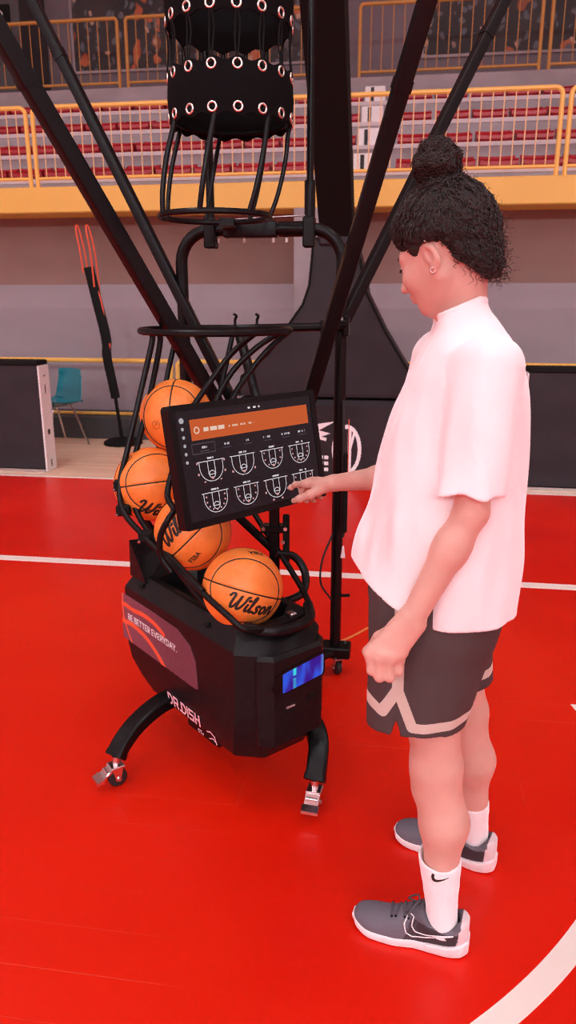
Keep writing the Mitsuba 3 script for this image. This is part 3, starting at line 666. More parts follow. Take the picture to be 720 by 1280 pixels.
for f, r0 in ((0.195, 0.0135), (0.80, 0.0155)):
    q = put('mast', cyl(top(f) + [0, -0.01, -0.055], top(f) + [0, -0.01, 1.2], r0 * (1.1 if f < .5 else 0.8), sides=14), 'm_black', mc)
    put('mast_clamp', bx((-0.022, -0.035, -0.065), (0.022, 0.02, 0.04), 0.005), 'm_black', q, smooth=False, M=tr(*top(f)) @ rz(-YAW))
    if f > .5: put('mast_sleeve', cyl(top(f) + [0, -0.01, 0.0], top(f) + [0, -0.01, 0.16], 0.0195, sides=14), 'm_black', q)
put('stay_wire', sweep([top(0.30) + [0, 0, 0.035], top(0.80) + [0, -0.02, 0.045]], 0.003, sides=6), 'm_steel', mc)

# net poles
for a, b, r in (((-0.250, 2.82, 1.10), (-0.893, 2.30, 2.412), 0.0275), ((-0.195, 2.86, 1.11), (-1.002, 3.10, 2.722), 0.0195), ((0.045, 2.83, 1.04), (0.408, 2.30, 2.412), 0.0265), ((0.190, 2.86, 1.41), (0.887, 3.20, 2.76), 0.0215)):
    a, b = np.array(a), np.array(b)
    q = put('net_pole', sweep([a, b + (b - a) * 0.25], r, sides=12, rect=True), 'm_pole', mc, smooth=40)
    d = (b - a)
    put('pole_clamp', sweep([a + d * 0.78, a + d * 0.80], r * 1.12, sides=12, rect=True), 'm_pole', q, smooth=40)
put('strut', sweep([(-0.175, 2.76, 1.40), (-0.11, 2.70, 1.17)], 0.018, sides=10), 'm_pole', mc)

# catching hoop and the ball cage
HC = np.array([-0.243, 2.57, 1.425])
put('catch_ring', ring(HC, 0.250, 0.0115, 64), 'm_pole', mc)
for a in (-0.01, 0.07):
    h0 = HC + np.array([a + 0.06, 0.22, 0.0])
    put('ring_hook', tube([h0, h0 + [0, 0, 0.028], h0 + [0.005, -0.004, 0.042], h0 + [-0.004, -0.008, 0.05]], 0.005, 6), 'm_pole', mc)
RAILS = [
    [(-0.434, 2.42, 1.425), (-0.434, 2.42, 1.393), (-0.467, 2.40, 1.264), (-0.513, 2.34, 1.067), (-0.539, 2.31, 0.955), (-0.523, 2.27, 0.873), (-0.444, 2.20, 0.81), (-0.352, 2.12, 0.752), (-0.257, 2.02, 0.706), (-0.17, 1.94, 0.661), (-0.117, 1.915, 0.630), (-0.035, 1.970, 0.617), (0.060, 2.09, 0.610), (0.055, 2.16, 0.633), (0.013, 2.25, 0.677), (-0.021, 2.30, 0.715), (-0.10, 2.42, 0.80), (-0.20, 2.55, 0.92)],
    [(-0.415, 2.45, 1.425), (-0.415, 2.45, 1.381), (-0.455, 2.43, 1.207), (-0.498, 2.37, 1.032), (-0.506, 2.33, 0.935), (-0.475, 2.27, 0.857), (-0.398, 2.18, 0.793), (-0.318, 2.09, 0.746), (-0.246, 2.01, 0.706)],
    [(-0.31, 2.30, 1.20), (-0.335, 2.26, 1.086), (-0.360, 2.20, 0.995), (-0.362, 2.155, 0.952), (-0.338, 2.11, 0.926), (-0.352, 2.085, 0.902), (-0.378, 2.09, 0.848), (-0.379, 2.095, 0.785), (-0.347, 2.08, 0.741)]]
for r in RAILS: put('cage_rail', sweep(spline(r, 7), 0.0095, sides=10), 'm_pole', mc, smooth=60)
for r in ([(-0.10, 2.41, 1.425), (-0.179, 2.42, 1.36), (-0.243, 2.40, 1.28), (-0.31, 2.34, 1.185)], [(-0.03, 2.46, 1.42), (-0.102, 2.44, 1.375), (-0.18, 2.42, 1.30), (-0.232, 2.38, 1.205), (-0.25, 2.33, 1.10)],
          [(0.0, 2.53, 1.42), (-0.057, 2.47, 1.375), (-0.125, 2.45, 1.297), (-0.181, 2.40, 1.21), (-0.20, 2.36, 1.10)], [(-0.40, 2.77, 1.42), (-0.44, 2.72, 1.25), (-0.47, 2.66, 1.05), (-0.45, 2.60, 0.9)], [(-0.20, 2.815, 1.42), (-0.25, 2.74, 1.2), (-0.31, 2.66, 0.99)]):
    put('cage_rod', sweep(spline(r, 7), 0.0095, sides=10), 'm_pole', mc, smooth=60)
for x, y, z in ((-0.545, 2.315, 0.95), (-0.535, 2.285, 0.875), (-0.452, 2.205, 0.812)):
    q = put('rail_clamp', bx((x - 0.015, y - 0.012, z - 0.018), (x + 0.03, y + 0.02, z + 0.018), 0.005), 'm_soft_black', mc, smooth=False)
    put('bolt', cyl((x - 0.010, y - 0.013, z - 0.012), (x - 0.013, y - 0.018, z - 0.014), 0.005, sides=6), 'm_steel', q, smooth=False)
# chute rails that carry the balls, and the plate at the back of the body
for v in (-0.058, 0.058):
    o = BV * v
    put('chute_rail', sweep(spline([np.array(p) + o for p in ((-0.455, 2.44, 0.838), (-0.39, 2.37, 0.778), (-0.30, 2.25, 0.688), (-0.17, 2.12, 0.585), (-0.13, 2.08, 0.553))], 6), 0.009, sides=8), 'm_pole', mc)
put('chute_arm', sweep(spline([(-0.545, 2.31, 0.87), (-0.47, 2.36, 0.845), (-0.40, 2.45, 0.83), (-0.33, 2.6, 0.84)], 6), 0.014, sides=10), 'm_pole', mc)
put('back_plate', hull([B(w, v, z) for v in (0.02, 0.03) for w, z in ((0.05, 0.59), (0.16, 0.59), (0.11, 0.66), (0.055, 0.72))] + [B(w, 0.2, z) for w, z in ((0.05, 0.59), (0.10, 0.59), (0.055, 0.70))]), 'm_plastic', mc, smooth=False)
put('front_handle', tube([(-0.039, 2.30, 0.723), (0.021, 2.32, 0.705), (0.056, 2.30, 0.655), (0.047, 2.25, 0.605), (-0.021, 2.20, 0.590)], 0.013, 10), 'm_black', mc)
for w, v in ((0.50, 0.10), (0.66, 0.10), (0.69, 0.22)): put('latch', bx((w, -v - 0.012, 0.604), (w + 0.03, -v + 0.012, 0.618), 0.004), 'm_grommet' if v < .2 else 'm_steel', mc, smooth=False, M=BODY)
put('front_guard', sweep(spline([B(0.70, 0.05, 0.615), B(0.765, 0.09, 0.612), B(0.785, 0.16, 0.612), B(0.765, 0.24, 0.612), B(0.70, 0.29, 0.62)], 8), 0.016, sides=12), 'm_plastic', mc)

# upper net hoop with its fabric band
R1, R2 = np.array([-0.236, 2.57, 1.782]), np.array([-0.180, 2.60, 2.066])
put('net_ring', ring(R1, 0.177, 0.0095, 56), 'm_pole', mc)
put('net_ring', ring(R2, 0.183, 0.008, 56), 'm_pole', mc)
for k in range(7):
    a = math.radians(-100 + 360 / 7 * k); d = np.array([math.cos(a), math.sin(a), 0])
    p = [R2 + d * 0.184, (R1 * 0.40 + R2 * 0.60) + d * 0.194, (R1 * 0.75 + R2 * 0.25) + d * 0.190, R1 + d * 0.177]
    put('net_rod', sweep(spline(p, 6), 0.0085 if math.sin(a) < 0 else 0.0075, sides=8), 'm_black', mc, smooth=60)
put('ring_bracket', hull([R1 + np.array(p) for p in ((0.0, 0.15, -0.012), (0.05, 0.15, -0.012), (0.0, 0.33, -0.012), (0.05, 0.33, -0.012), (0.0, 0.15, 0.012), (0.05, 0.15, 0.012), (0.0, 0.33, 0.02), (0.05, 0.33, 0.02))]), 'm_black', mc, smooth=False)
def band(c, r, z0, z1, wav, seed):
    n = 96; a = np.arange(n) * 2 * np.pi / n; rings = []
    edge = lambda z, ph: z + wav * np.cos(16 * a + ph)
    for (rr, e) in ((r, 0.0), (r + 0.004, 0.25), (r + 0.006, 0.5), (r + 0.004, 0.75), (r, 1.0), (r - 0.005, 1.0), (r - 0.002, 0.5), (r - 0.005, 0.0)):
        z = edge(z0, 0.0) * (1 - e) + edge(z1, math.pi) * e
        rings.append(np.stack([c[0] + rr * np.cos(a), c[1] + rr * np.sin(a), z], 1))
    rings.append(rings[0])
    return loft(rings, cap=False)
bd = put('net_band', band(R2, 0.192, 2.050, 2.196, 0.006, 1), 'm_cloth', mc, smooth=60, label='black fabric band with metal eyelets')
bd2 = put('net_band', band(R2, 0.192, 2.315, 2.47, 0.006, 2), 'm_cloth', mc, smooth=60, label='upper black fabric band')
GR = ply(ring((0, 0, 0), 0.0125, 0.0042, 22, 8, np.array([[0, 0, 1, 0], [1, 0, 0, 0], [0, 1, 0, 0], [0, 0, 0, 1.0]])), 'm_grommet', smooth=True)
CB = np.array([[0, 0, 1.0, 0], [1, 0, 0, 0], [0, 1, 0, 0], [0, 0, 0, 1]])
for k in range(16):
    a = 2 * math.pi * (k + 0.45) / 16
    for z, par in ((2.068, bd), (2.180, bd), (2.333, bd2)):
        put('eyelet', None, None, par, shape=GR, place=tr(*(R2 + [0.1945 * math.cos(a), 0.1945 * math.sin(a), z - R2[2]])) @ rz(a))
    d = lambda r_, z, da=0.0: (R2[0] + r_ * math.cos(a + da), R2[1] + r_ * math.sin(a + da), z)
    put('net_cord', tube([d(0.198, 2.180), d(0.191, 2.235, 0.03), d(0.190, 2.285, 0.05), d(0.198, 2.333)], 0.0026, 5, 4), 'm_soft_black', mc)
    put('net_cord', tube([d(0.198, 2.180), d(0.191, 2.235, -0.03), d(0.190, 2.285, -0.02), d(0.198, 2.333)], 0.0026, 5, 4), 'm_soft_black', mc)
    put('lacing', tube([d(0.198, 2.068), d(0.188, 2.060, 0.1), d(0.183, 2.064, 0.2)], 0.0028, 5, 4), 'm_soft_black', mc)

# ------------------------------------------------------------------ the touchscreen
SC, SX, SN = np.array([-0.094, 2.069, 1.098]), np.array([0.712, 0.702, -0.001]), np.array([0.690, -0.699, 0.189])
SY = np.cross(SN, SX); SCR = frame_of(SC, SX, SY)
ts = put('touchscreen', prism(sbox(-0.2725, -0.165, 0.2725, 0.165).buffer(-0.012).buffer(0.012, 8), 0.030, SCR @ tr(0, 0, -0.034)), 'm_black', mc, smooth=30, label='black framed touchscreen')
put('bezel', prism(sbox(-0.2725, -0.165, 0.2725, 0.165).buffer(-0.012).buffer(0.012, 8).difference(sbox(-0.252, -0.146, 0.252, 0.148)), 0.004, SCR @ tr(0, 0, -0.004)), 'm_black', ts, smooth=False)
def screen_color(p, n, uv):
    d = p - mi.Point3f(*[float(v) for v in SC])
    x = (d.x * SCR[0, 0] + d.y * SCR[1, 0] + d.z * SCR[2, 0]) / 0.504 + 0.5          # 0..1 across
    y = 0.5 - (d.x * SCR[0, 1] + d.y * SCR[1, 1] + d.z * SCR[2, 1] - 0.001) / 0.294          # 0..1 downwards
    rect = lambda x0, x1, y0, y1: (x > x0) & (x < x1) & (y > y0) & (y < y1)
    words = lambda f, cut: mikit.noise(x * f, 3.0, 1.0) > cut
    c = mi.Color3f(0.012, 0.008, 0.011)
    put_ = lambda c, on, col: dr.select(on, mi.Color3f(*col), c)
    c = put_(c, rect(0.085, 0.965, 0.085, 0.275), (0.62, 0.105, 0.022))
    c = put_(c, rect(0.50, 0.60, 0.034, 0.052) & words(160, 0.35), (0.8, 0.75, 0.75))
    dd = dr.square((x - 0.125) * 1.71) + dr.square(y - 0.185)
    c = put_(c, dd < 0.0011, (0.85, 0.55, 0.42)); c = put_(c, dd < 0.0004, (0.62, 0.105, 0.022))
    c = put_(c, rect(0.160, 0.315, 0.168, 0.205) & words(90, 0.34), (0.85, 0.62, 0.52))
    c = put_(c, rect(0.345, 0.545, 0.178, 0.196) & words(120, 0.40), (0.80, 0.48, 0.34))
    for i in range(6):                                                          # icons down the left edge
        c = put_(c, dr.square((x - 0.035) * 1.71) + dr.square(y - (0.085 + 0.075 * i)) < (0.0007 if i == 0 else 0.00025), (0.45, 0.42, 0.45))
    for i, xs in enumerate((0.16, 0.315, 0.47, 0.62, 0.765, 0.90)):               # tabs
        w = 0.035 if i > 2 else 0.018
        c = put_(c, (dr.abs(x - xs) < w) & (dr.abs(y - 0.345) < 0.010) & words(140, 0.33), (0.55, 0.50, 0.55))
        c = put_(c, (dr.abs(x - xs) < 0.03) & (dr.abs(y - 0.378) < 0.003), (0.07, 0.06, 0.10) if i else (0.12, 0.10, 0.12))
    c = put_(c, (dr.maximum(dr.abs(x - 0.155) / 0.078, dr.abs(y - 0.352) / 0.048) < 1.0) & (dr.maximum(dr.abs(x - 0.155) / 0.075, dr.abs(y - 0.352) / 0.042) > 1.0), (0.10, 0.085, 0.10))
    # eight half courts in two rows
    row = dr.select(y > 0.665, 1.0, 0.0)
    col = dr.clip(dr.floor((x - 0.075) / 0.225), 0, 3)
    cx = (x - (0.1875 + 0.225 * col)) * 1.714; cy = y - (0.475 + 0.290 * row)      # in screen heights, from the middle of the base line
    lw = 0.0040; line = lambda d_: dr.abs(d_) < lw
    inside = (y > 0.40)
    on = (dr.abs(cy) < lw) & (dr.abs(cx) < 0.158)
    on |= line(dr.abs(cx) - 0.136) & (cy > 0) & (cy < 0.055)
    r3 = dr.sqrt(dr.square(cx) + dr.square((cy - 0.055) * 1.02)); on |= line(r3 - 0.136) & (cy > 0.055)
    on |= line(dr.abs(cx) - 0.040) & (cy > 0) & (cy < 0.125)
    on |= (dr.abs(cy - 0.125) < lw) & (dr.abs(cx) < 0.040)
    rf = dr.sqrt(dr.square(cx) + dr.square(cy - 0.125)); on |= line(rf - 0.034)
    on |= (dr.abs(cx) < 0.030 + 0.030 * mikit.cell_rand(col, row, 5.0)) & (dr.abs(cy + 0.026) < 0.0085) & words(150, 0.25)
    c = dr.select(on & inside, mi.Color3f(0.72, 0.68, 0.72), c)
    rnd = mikit.cell_rand(col, row, 2.0)
    ang = dr.atan2(cy - 0.06, cx) / math.pi                                      # 0..1 along the arc
    cnt = dr.floor(3 + 5 * rnd); fa = ang * cnt; near = fa - dr.floor(fa) - 0.5
    ex = r3 - dr.select(rnd > 0.5, 0.110, 0.165)
    c = dr.select((dr.square(near / cnt * math.pi * 0.136) + dr.square(ex) < 0.00011) & (cy > 0.0) & inside, mi.Color3f(0.70, 0.36, 0.38), c)
    c = dr.select((dr.square(cx) + dr.square(cy - 0.158) < 0.00018) & inside & (rnd < 0.55), mi.Color3f(0.75, 0.35, 0.35), c)
    return c * 1.0
k = glowing('display', sbox(-0.252, -0.146, 0.252, 0.148), SCR @ tr(0, 0, -0.0025), ts, label='lit display showing eight half court diagrams under an orange bar')
scene[k]['emitter'] = {'type': 'area', 'radiance': proc(screen_color)}
PS = np.array([-0.045, 2.335, 0.0])
sp = put('screen_post', bx((-0.017, -0.017, 0.20), (0.017, 0.017, 1.13), 0.004), 'm_black', mc, smooth=False, M=tr(*PS))
put('screen_arm', hull([PS + np.array(p) for p in ((-0.03, 0, 1.02), (0.03, 0, 1.02), (-0.03, 0, 1.14), (0.03, 0, 1.14))] + [SC - SN * 0.03 + SX * a + SY * b for a in (-0.05, 0.05) for b in (-0.05, 0.05)]), 'm_black', mc, smooth=False)
for z in (0.905, 0.800):
    q = put('post_clamp', bx((-0.045, -0.024, z - 0.012), (0.045, 0.024, z + 0.012), 0.004), 'm_black', sp, smooth=False, M=tr(*PS))
for a, z in ((0.036, 0.805), (-0.036, 0.805), (0.028, 0.915), (0.028, 0.76)):
    put('bolt', cyl(PS + [a, -0.024, z], PS + [a, -0.032, z], 0.007, sides=6), 'm_steel', sp, smooth=False)
put('post_brace', sweep([PS + [0, 0, 0.72], PS + [-0.14, 0.0, 0.86], PS + [-0.25, 0.15, 0.95]], 0.014, sides=10), 'm_black', mc)
put('post_strap', bx((0.028, -0.03, 0.69), (0.050, -0.005, 0.85), 0.004), 'm_soft_black', mc, smooth=False, M=tr(*PS))
# cable and hand control hanging on the right post
hc = put('hanging_cable', tube([RP + [0.012, -0.045, 1.16], RP + [0.016, -0.055, 0.95], RP + [0.020, -0.055, 0.72], RP + [0.020, -0.05, 0.62]], 0.006, 8), 'm_rubber', mc)
put('hand_control', bx((-0.010, -0.012, -0.16), (0.010, 0.012, 0.16), 0.006), 'm_soft_black', hc, smooth=False, M=tr(*(RP + [0.024, -0.055, 0.80])))
put('red_strip', bx((0.009, -0.013, -0.15), (0.012, -0.008, 0.12)), 'm_coral', hc, smooth=False, M=tr(*(RP + [0.022, -0.052, 0.97])), label='thin red strip')
put('white_plug', hull([RP + np.array(p) for p in ((0.012, -0.06, 0.535), (0.030, -0.06, 0.535), (0.012, -0.045, 0.535), (0.030, -0.045, 0.535), (0.018, -0.055, 0.585), (0.024, -0.05, 0.585))]), 'm_print_white', hc, smooth=False, label='white plug')
put('loose_cable', tube([RP + [-0.02, -0.02, 0.62], RP + [-0.06, -0.04, 0.52], RP + [-0.065, -0.04, 0.42], RP + [-0.02, -0.02, 0.34]], 0.004, 6), 'm_rubber', mc)
put('cable_hook', bx((0.0, -0.02, 0.352), (0.055, -0.01, 0.362)), 'm_soft_black', mc, smooth=False, M=tr(*RP))

# ------------------------------------------------------------------ basketballs
BR = 0.1215
def seam_curves():
    a = np.linspace(0, 2 * np.pi, 160, endpoint=False); out = []
    out.append(np.stack([0 * a, np.cos(a), np.sin(a)], 1)); out.append(np.stack([np.cos(a), 0 * a, np.sin(a)], 1))
    for sg in (-1, 1):
        al = np.radians(53.5 - 3.5 * np.cos(2 * a)); out.append(np.stack([sg * np.cos(al), np.sin(al) * np.cos(a), np.sin(al) * np.sin(a)], 1))
    return out
SEAMS = seam_curves()
ico = trimesh.creation.icosphere(subdivisions=6, radius=1.0)
from scipy.spatial import cKDTree
dist = cKDTree(np.vstack([np.vstack([c, (c + np.roll(c, -1, 0)) / 2]) / 1.0 for c in SEAMS])).query(ico.vertices)[0] * BR
ico.vertices = ico.vertices * (BR - 0.0022 * np.exp(-(dist / 0.0035) ** 2))[:, None]
def pebble(p, n, uv): return smoothstep(0.55, 0.25, mikit.voronoi((p.x + 0.6 * p.z) * 420, (p.y + 0.8 * p.z) * 420)[0])
mat('m_ball', proc(mottled((0.78, 0.195, 0.030), (0.84, 0.235, 0.044), 30.0)), 0.42)
BALL = ply(ico, 'm_ball', smooth=True)
SEAM = [ply(sweep(c * (BR - 0.0016), 0.0021, sides=6, closed=True), 'm_ink', smooth=True) for c in SEAMS]
def on_ball(poly, d, up, roll, c, size, depth=0.0012):
    """Flat lettering wrapped on the ball around direction d."""
    m = prism(poly, depth) if hasattr(poly, 'geom_type') else poly
    b0 = m.bounds.mean(0); m.apply_translation((-b0[0], -b0[1], 0)); m.apply_scale((size, size, 1))
    v, f = trimesh.remesh.subdivide_to_size(m.vertices, m.faces, 0.006)
    d = np.asarray(d, float) / np.linalg.norm(d); x = np.cross(up, d); x /= np.linalg.norm(x); y = np.cross(d, x)
    cr, sr = math.cos(roll), math.sin(roll); x, y = cr * x + sr * y, -sr * x + cr * y
    th, ph = v[:, 0] / BR, v[:, 1] / BR
    q = np.outer(np.cos(ph) * np.sin(th), x) + np.outer(np.sin(ph), y) + np.outer(np.cos(ph) * np.cos(th), d)
    return trimesh.Trimesh(np.asarray(c) + q * (BR - 0.0004 + v[:, 2])[:, None], f, process=False)
def script_word():
    st = [[(-0.12, 0.80), (-0.05, 0.98), (0.08, 1.0), (0.14, 0.85), (0.13, 0.35), (0.20, 0.05), (0.32, 0.12), (0.46, 0.55), (0.52, 0.95)], [(0.52, 0.95), (0.50, 0.40), (0.57, 0.05), (0.70, 0.12), (0.84, 0.55), (0.90, 0.95), (0.99, 1.02)],
          [(1.06, 0.52), (1.04, 0.18), (1.12, 0.02), (1.22, 0.12)], [(1.26, 0.15), (1.36, 0.65), (1.44, 1.02), (1.37, 1.08), (1.31, 0.85), (1.31, 0.2), (1.38, 0.02), (1.48, 0.12)],
          [(1.84, 0.50), (1.74, 0.56), (1.65, 0.46), (1.72, 0.30), (1.80, 0.14), (1.70, 0.01), (1.56, 0.08)], [(2.14, 0.52), (2.02, 0.48), (1.99, 0.24), (2.08, 0.02), (2.22, 0.08), (2.28, 0.32), (2.20, 0.50), (2.12, 0.53)],
          [(2.47, 0.54), (2.45, 0.03)], [(2.45, 0.25), (2.57, 0.54), (2.70, 0.48), (2.70, 0.15), (2.78, 0.02), (2.88, 0.14)]]
    g = shapely.union_all([LineString(spline(s, 8)).buffer(0.078) for s in st] + [Point(1.09, 0.80).buffer(0.11)])
    return shapely.affinity.scale(shapely.affinity.skew(g, 12), 1.10, 1.0)
def words_mesh(rows, h):
    ms = []
    for i, r in enumerate(rows):
        m = meshkit.text_mesh(r, h, 0.0012, True); m.apply_translation((-m.bounds.mean(0)[0], -1.5 * h * i, 0)); ms.append(m)
    return cat_(ms)
CAMV = lambda c: (np.array([0, 0, CAM_H]) - c) / np.linalg.norm(np.array([0, 0, CAM_H]) - c)
def look_dir(c, dx, dy):
    """The point of the ball that lies dx to the right of and dy above its middle (in radii) seen from the front of the machine."""
    n_ = CAMV(c); x = np.cross([0, 0, 1.0], n_); x /= np.linalg.norm(x); y = np.cross(n_, x)
    return x * dx + y * dy + n_ * math.sqrt(max(0.0, 1 - dx * dx - dy * dy)), x, y, n_
def rot_from(xa, za):
    return frame_of((0, 0, 0), xa, za)
BALLS = [
    # centre, direction of the loop axis, second axis, lettering: (what, dx, dy, roll in degrees, size), label
    (np.array([-0.137, 2.080, 0.690]), (0.10, -0.10), -17, [('script', 0.24, -0.42, -13, 0.045), ('fiba', 0.34, 0.84, 168, 1.0)], 'orange basketball with black lettering, lowest and frontmost in the cage'),
    (np.array([-0.301, 2.237, 0.817]), (-0.12, -0.22), 44, [('script', -0.40, 0.20, 42, 0.048), ('fiba', 0.02, -0.64, 52, 1.0)], 'orange basketball half under the lower left corner of the touchscreen'),
    (np.array([-0.455, 2.388, 0.936]), (0.28, 0.05), 5, [('script', 0.26, -0.70, -6, 0.048), ('disc', -0.55, 0.70, 20, 1.0)], 'orange basketball at the left rail, second from the top of the column'),
    (np.array([-0.372, 2.470, 1.150]), (-0.20, -0.05), 87, [('disc', -0.55, -0.22, 0, 1.0)], 'topmost orange basketball, behind the upper left corner of the touchscreen')]
for c, ax, roll, marks, lab in BALLS:
    k = thing('basketball', lab, 'basketball', 'basketballs in the machine cage')
    d0, x, y, n_ = look_dir(c, 0, 0)
    a = look_dir(c, *ax)[0]; rr = math.radians(roll); zz = x * math.cos(rr) + y * math.sin(rr); zz = zz - a * (zz @ a)
    Mb = frame_of(c, a, np.cross(zz, a))
    put('ball_skin', None, None, k, shape=BALL, place=Mb)
    for s_ in SEAM: put('seam', None, None, k, shape=s_, place=Mb)
    for what, dx, dy, rl, size in marks:
        d, _, _, _ = look_dir(c, dx, dy)
        g = script_word() if what == 'script' else words_mesh(['FIBA'], 0.0150) if what == 'fiba' else Point(0, 0).buffer(0.0135).difference(Point(0, 0).buffer(0.0125)).union(Point(0.003, 0.003).buffer(0.0022)).union(Point(-0.003, -0.001).buffer(0.0014)).union(Point(0.0, 0.0075).buffer(0.0013))
        put('lettering' if what != 'disc' else 'valve_mark', on_ball(g, d, y, math.radians(rl), c, size), 'm_ink', k, smooth=False)
# ------------------------------------------------------------------ the person
V3 = lambda *a: np.array(a, float)
pe = thing('person', 'person with a curly hair bun, white t-shirt and dark shorts, touching the screen', 'person')
SKIN = mat('m_skin', proc(mottled((0.60, 0.325, 0.265), (0.66, 0.375, 0.31), 14.0)), 0.48, specular=0.35)
mat('m_hair', proc(mottled((0.008, 0.005, 0.005), (0.022, 0.013, 0.012), 60.0)), 0.6, specular=0.25)
mat('m_brow', (0.030, 0.016, 0.014), 0.7)
mat('m_shirt', (0.84, 0.80, 0.815), 0.85)
mat('m_sock', (0.84, 0.80, 0.82), 0.85)

# joints
HEAD = V3(0.321, 1.625, 1.608)
HF = V3(-0.80, 0.60, 0); HF /= np.linalg.norm(HF); tilt = math.radians(27)
HL = V3(-HF[1], HF[0], 0); HFt = HF * math.cos(tilt) - V3(0, 0, math.sin(tilt)); HU = np.cross(HFt, HL)
HEADM = np.eye(4); HEADM[:3, 0], HEADM[:3, 1], HEADM[:3, 2], HEADM[:3, 3] = HFt, HL, HU, HEAD
HR = np.stack([HFt, HL, HU])
def hd(f, l, u): return HEAD + HFt * f + HL * l + HU * u
NECK0, NECK1 = V3(0.372, 1.618, 1.44), V3(0.350, 1.622, 1.550)
SHL, ELL, WRL = V3(0.388, 1.455, 1.395), V3(0.362, 1.408, 1.120), V3(0.250, 1.388, 0.895)
SHR, ELR, WRR = V3(0.350, 1.765, 1.395), V3(0.300, 1.850, 1.090), V3(0.130, 2.025, 1.028)
HIPL, KNL, ANL = V3(0.318, 1.515, 0.88), V3(0.349, 1.500, 0.46), V3(0.372, 1.458, 0.095)
HIPR, KNR, ANR = V3(0.385, 1.690, 0.88), V3(0.465, 1.722, 0.47), V3(0.520, 1.742, 0.095)

bd_ = Field()
# trunk (under the clothes)
bd_.cone((0.36, 1.61, 0.90), (0.37, 1.61, 1.10), 0.115, 0.105, 0.04).cone((0.37, 1.61, 1.10), (0.378, 1.612, 1.30), 0.105, 0.11, 0.05)
bd_.cone((0.385, 1.53, 1.33), (0.375, 1.69, 1.33), 0.075, 0.075, 0.05)
bd_.cone(NECK0, NECK1, 0.044, 0.046, 0.02).cone((0.392, 1.54, 1.40), NECK0 + [0.0, 0, 0.02], 0.036, 0.036, 0.02).cone((0.376, 1.69, 1.40), NECK0 + [0.004, 0, 0.01], 0.034, 0.036, 0.02)
bd_.cone(hd(-0.040, 0, -0.05), NECK0 + [0.002, 0, 0.02], 0.040, 0.042, 0.03)
# arms
for sh, el, wr in ((SHL, ELL, WRL), (SHR, ELR, WRR)):
    q_ = 0.94 if sh is SHR else 1.0; bd_.cone(sh, el, 0.042, 0.0330 * q_, 0.015).cone(el, el + (wr - el) * 0.35, 0.0330 * q_, 0.0345 * q_, 0.015).cone(el + (wr - el) * 0.30, wr, 0.0345 * q_, 0.0250 * q_, 0.02)
# legs
for hp_, kn, an, fw in ((HIPL, KNL, ANL, V3(-0.95, 0.3, 0)), (HIPR, KNR, ANR, V3(-0.87, 0.49, 0))):
    mid = hp_ * 0.45 + kn * 0.55
    bd_.cone(hp_, mid + fw * 0.014, 0.088, 0.069, 0.03).cone(mid + fw * 0.014, kn + V3(0, 0, 0.03), 0.069, 0.053, 0.03)
    bd_.cone(kn + fw * 0.012 + V3(0, 0, 0.03), kn + fw * 0.010 - V3(0, 0, 0.04), 0.047, 0.044, 0.03)
    c1 = kn * 0.66 + an * 0.34 - fw * 0.012; c2 = kn * 0.32 + an * 0.68
    bd_.cone(kn, c1, 0.0495, 0.0535, 0.04).cone(c1, c2 - fw * 0.002, 0.0535, 0.038, 0.03).cone(c2, an, 0.038, 0.029, 0.02)
    bd_.cone(an, an + fw * 0.05 - V3(0, 0, 0.04), 0.028, 0.026, 0.01)
# head
bd_.ell(hd(-0.014, 0, 0.028), (0.092, 0.073, 0.088), HR, 0.02).ell(hd(0.030, 0, -0.027), (0.060, 0.057, 0.068), HR, 0.03)
bd_.cone(hd(0.068, 0, -0.077), hd(0.062, 0, -0.072), 0.0170, 0.020, 0.022)
for e in (-1, 1):
    bd_.cone(hd(-0.004, 0.054 * e, -0.045), hd(0.055, 0.018 * e, -0.079), 0.015, 0.013, 0.03)
    bd_.cone(hd(0.074, 0.012 * e, 0.030), hd(0.060, 0.044 * e, 0.028), 0.010, 0.009, 0.016)
    bd_.ell(hd(0.058, 0.036 * e, -0.018), (0.024, 0.022, 0.022), HR, 0.02)
    bd_.ell(hd(0.088, 0.031 * e, 0.010), (0.010, 0.014, 0.009), HR, 0.014, 's')
    bd_.cone(hd(0.074, 0.022 * e, 0.0155), hd(0.070, 0.042 * e, 0.0145), 0.0052, 0.0048, 0.004).cone(hd(0.074, 0.022 * e, 0.003), hd(0.070, 0.042 * e, 0.004), 0.0045, 0.0042, 0.004)
    bd_.cone(hd(0.092, 0.0095 * e, -0.0265), hd(0.094, 0.009 * e, -0.025), 0.0065, 0.006, 0.006)
    # ear
    er = np.stack([HFt * 0.93 - HL * 0.34 * e, HL * e * 0.93 + HFt * 0.34, HU]); eo = hd(-0.010, 0.0735 * e, -0.005)
    er_ = np.stack([er[0] * 0.96 - HU * 0.28, er[1], HU * 0.96 + er[0] * 0.28])
    bd_.ell(eo, (0.0175, 0.0085, 0.030), er_, 0.006).ell(eo + er[1] * 0.0075 + HFt * 0.003 + HU * 0.002, (0.0095, 0.0075, 0.018), er_, 0.004, 's')
    bd_.ell(eo - HU * 0.026 + HFt * 0.005, (0.008, 0.006, 0.009), er_, 0.006)
bd_.cone(hd(0.080, 0, 0.014), hd(0.105, 0, -0.019), 0.0075, 0.0090, 0.012)
bd_.ell(hd(0.087, 0, -0.043), (0.012, 0.021, 0.0065), HR, 0.006).ell(hd(0.085, 0, -0.0530), (0.0125, 0.018, 0.007), HR, 0.006).ell(hd(0.101, 0, -0.0480), (0.007, 0.022, 0.0016), HR, 0.003, 's')

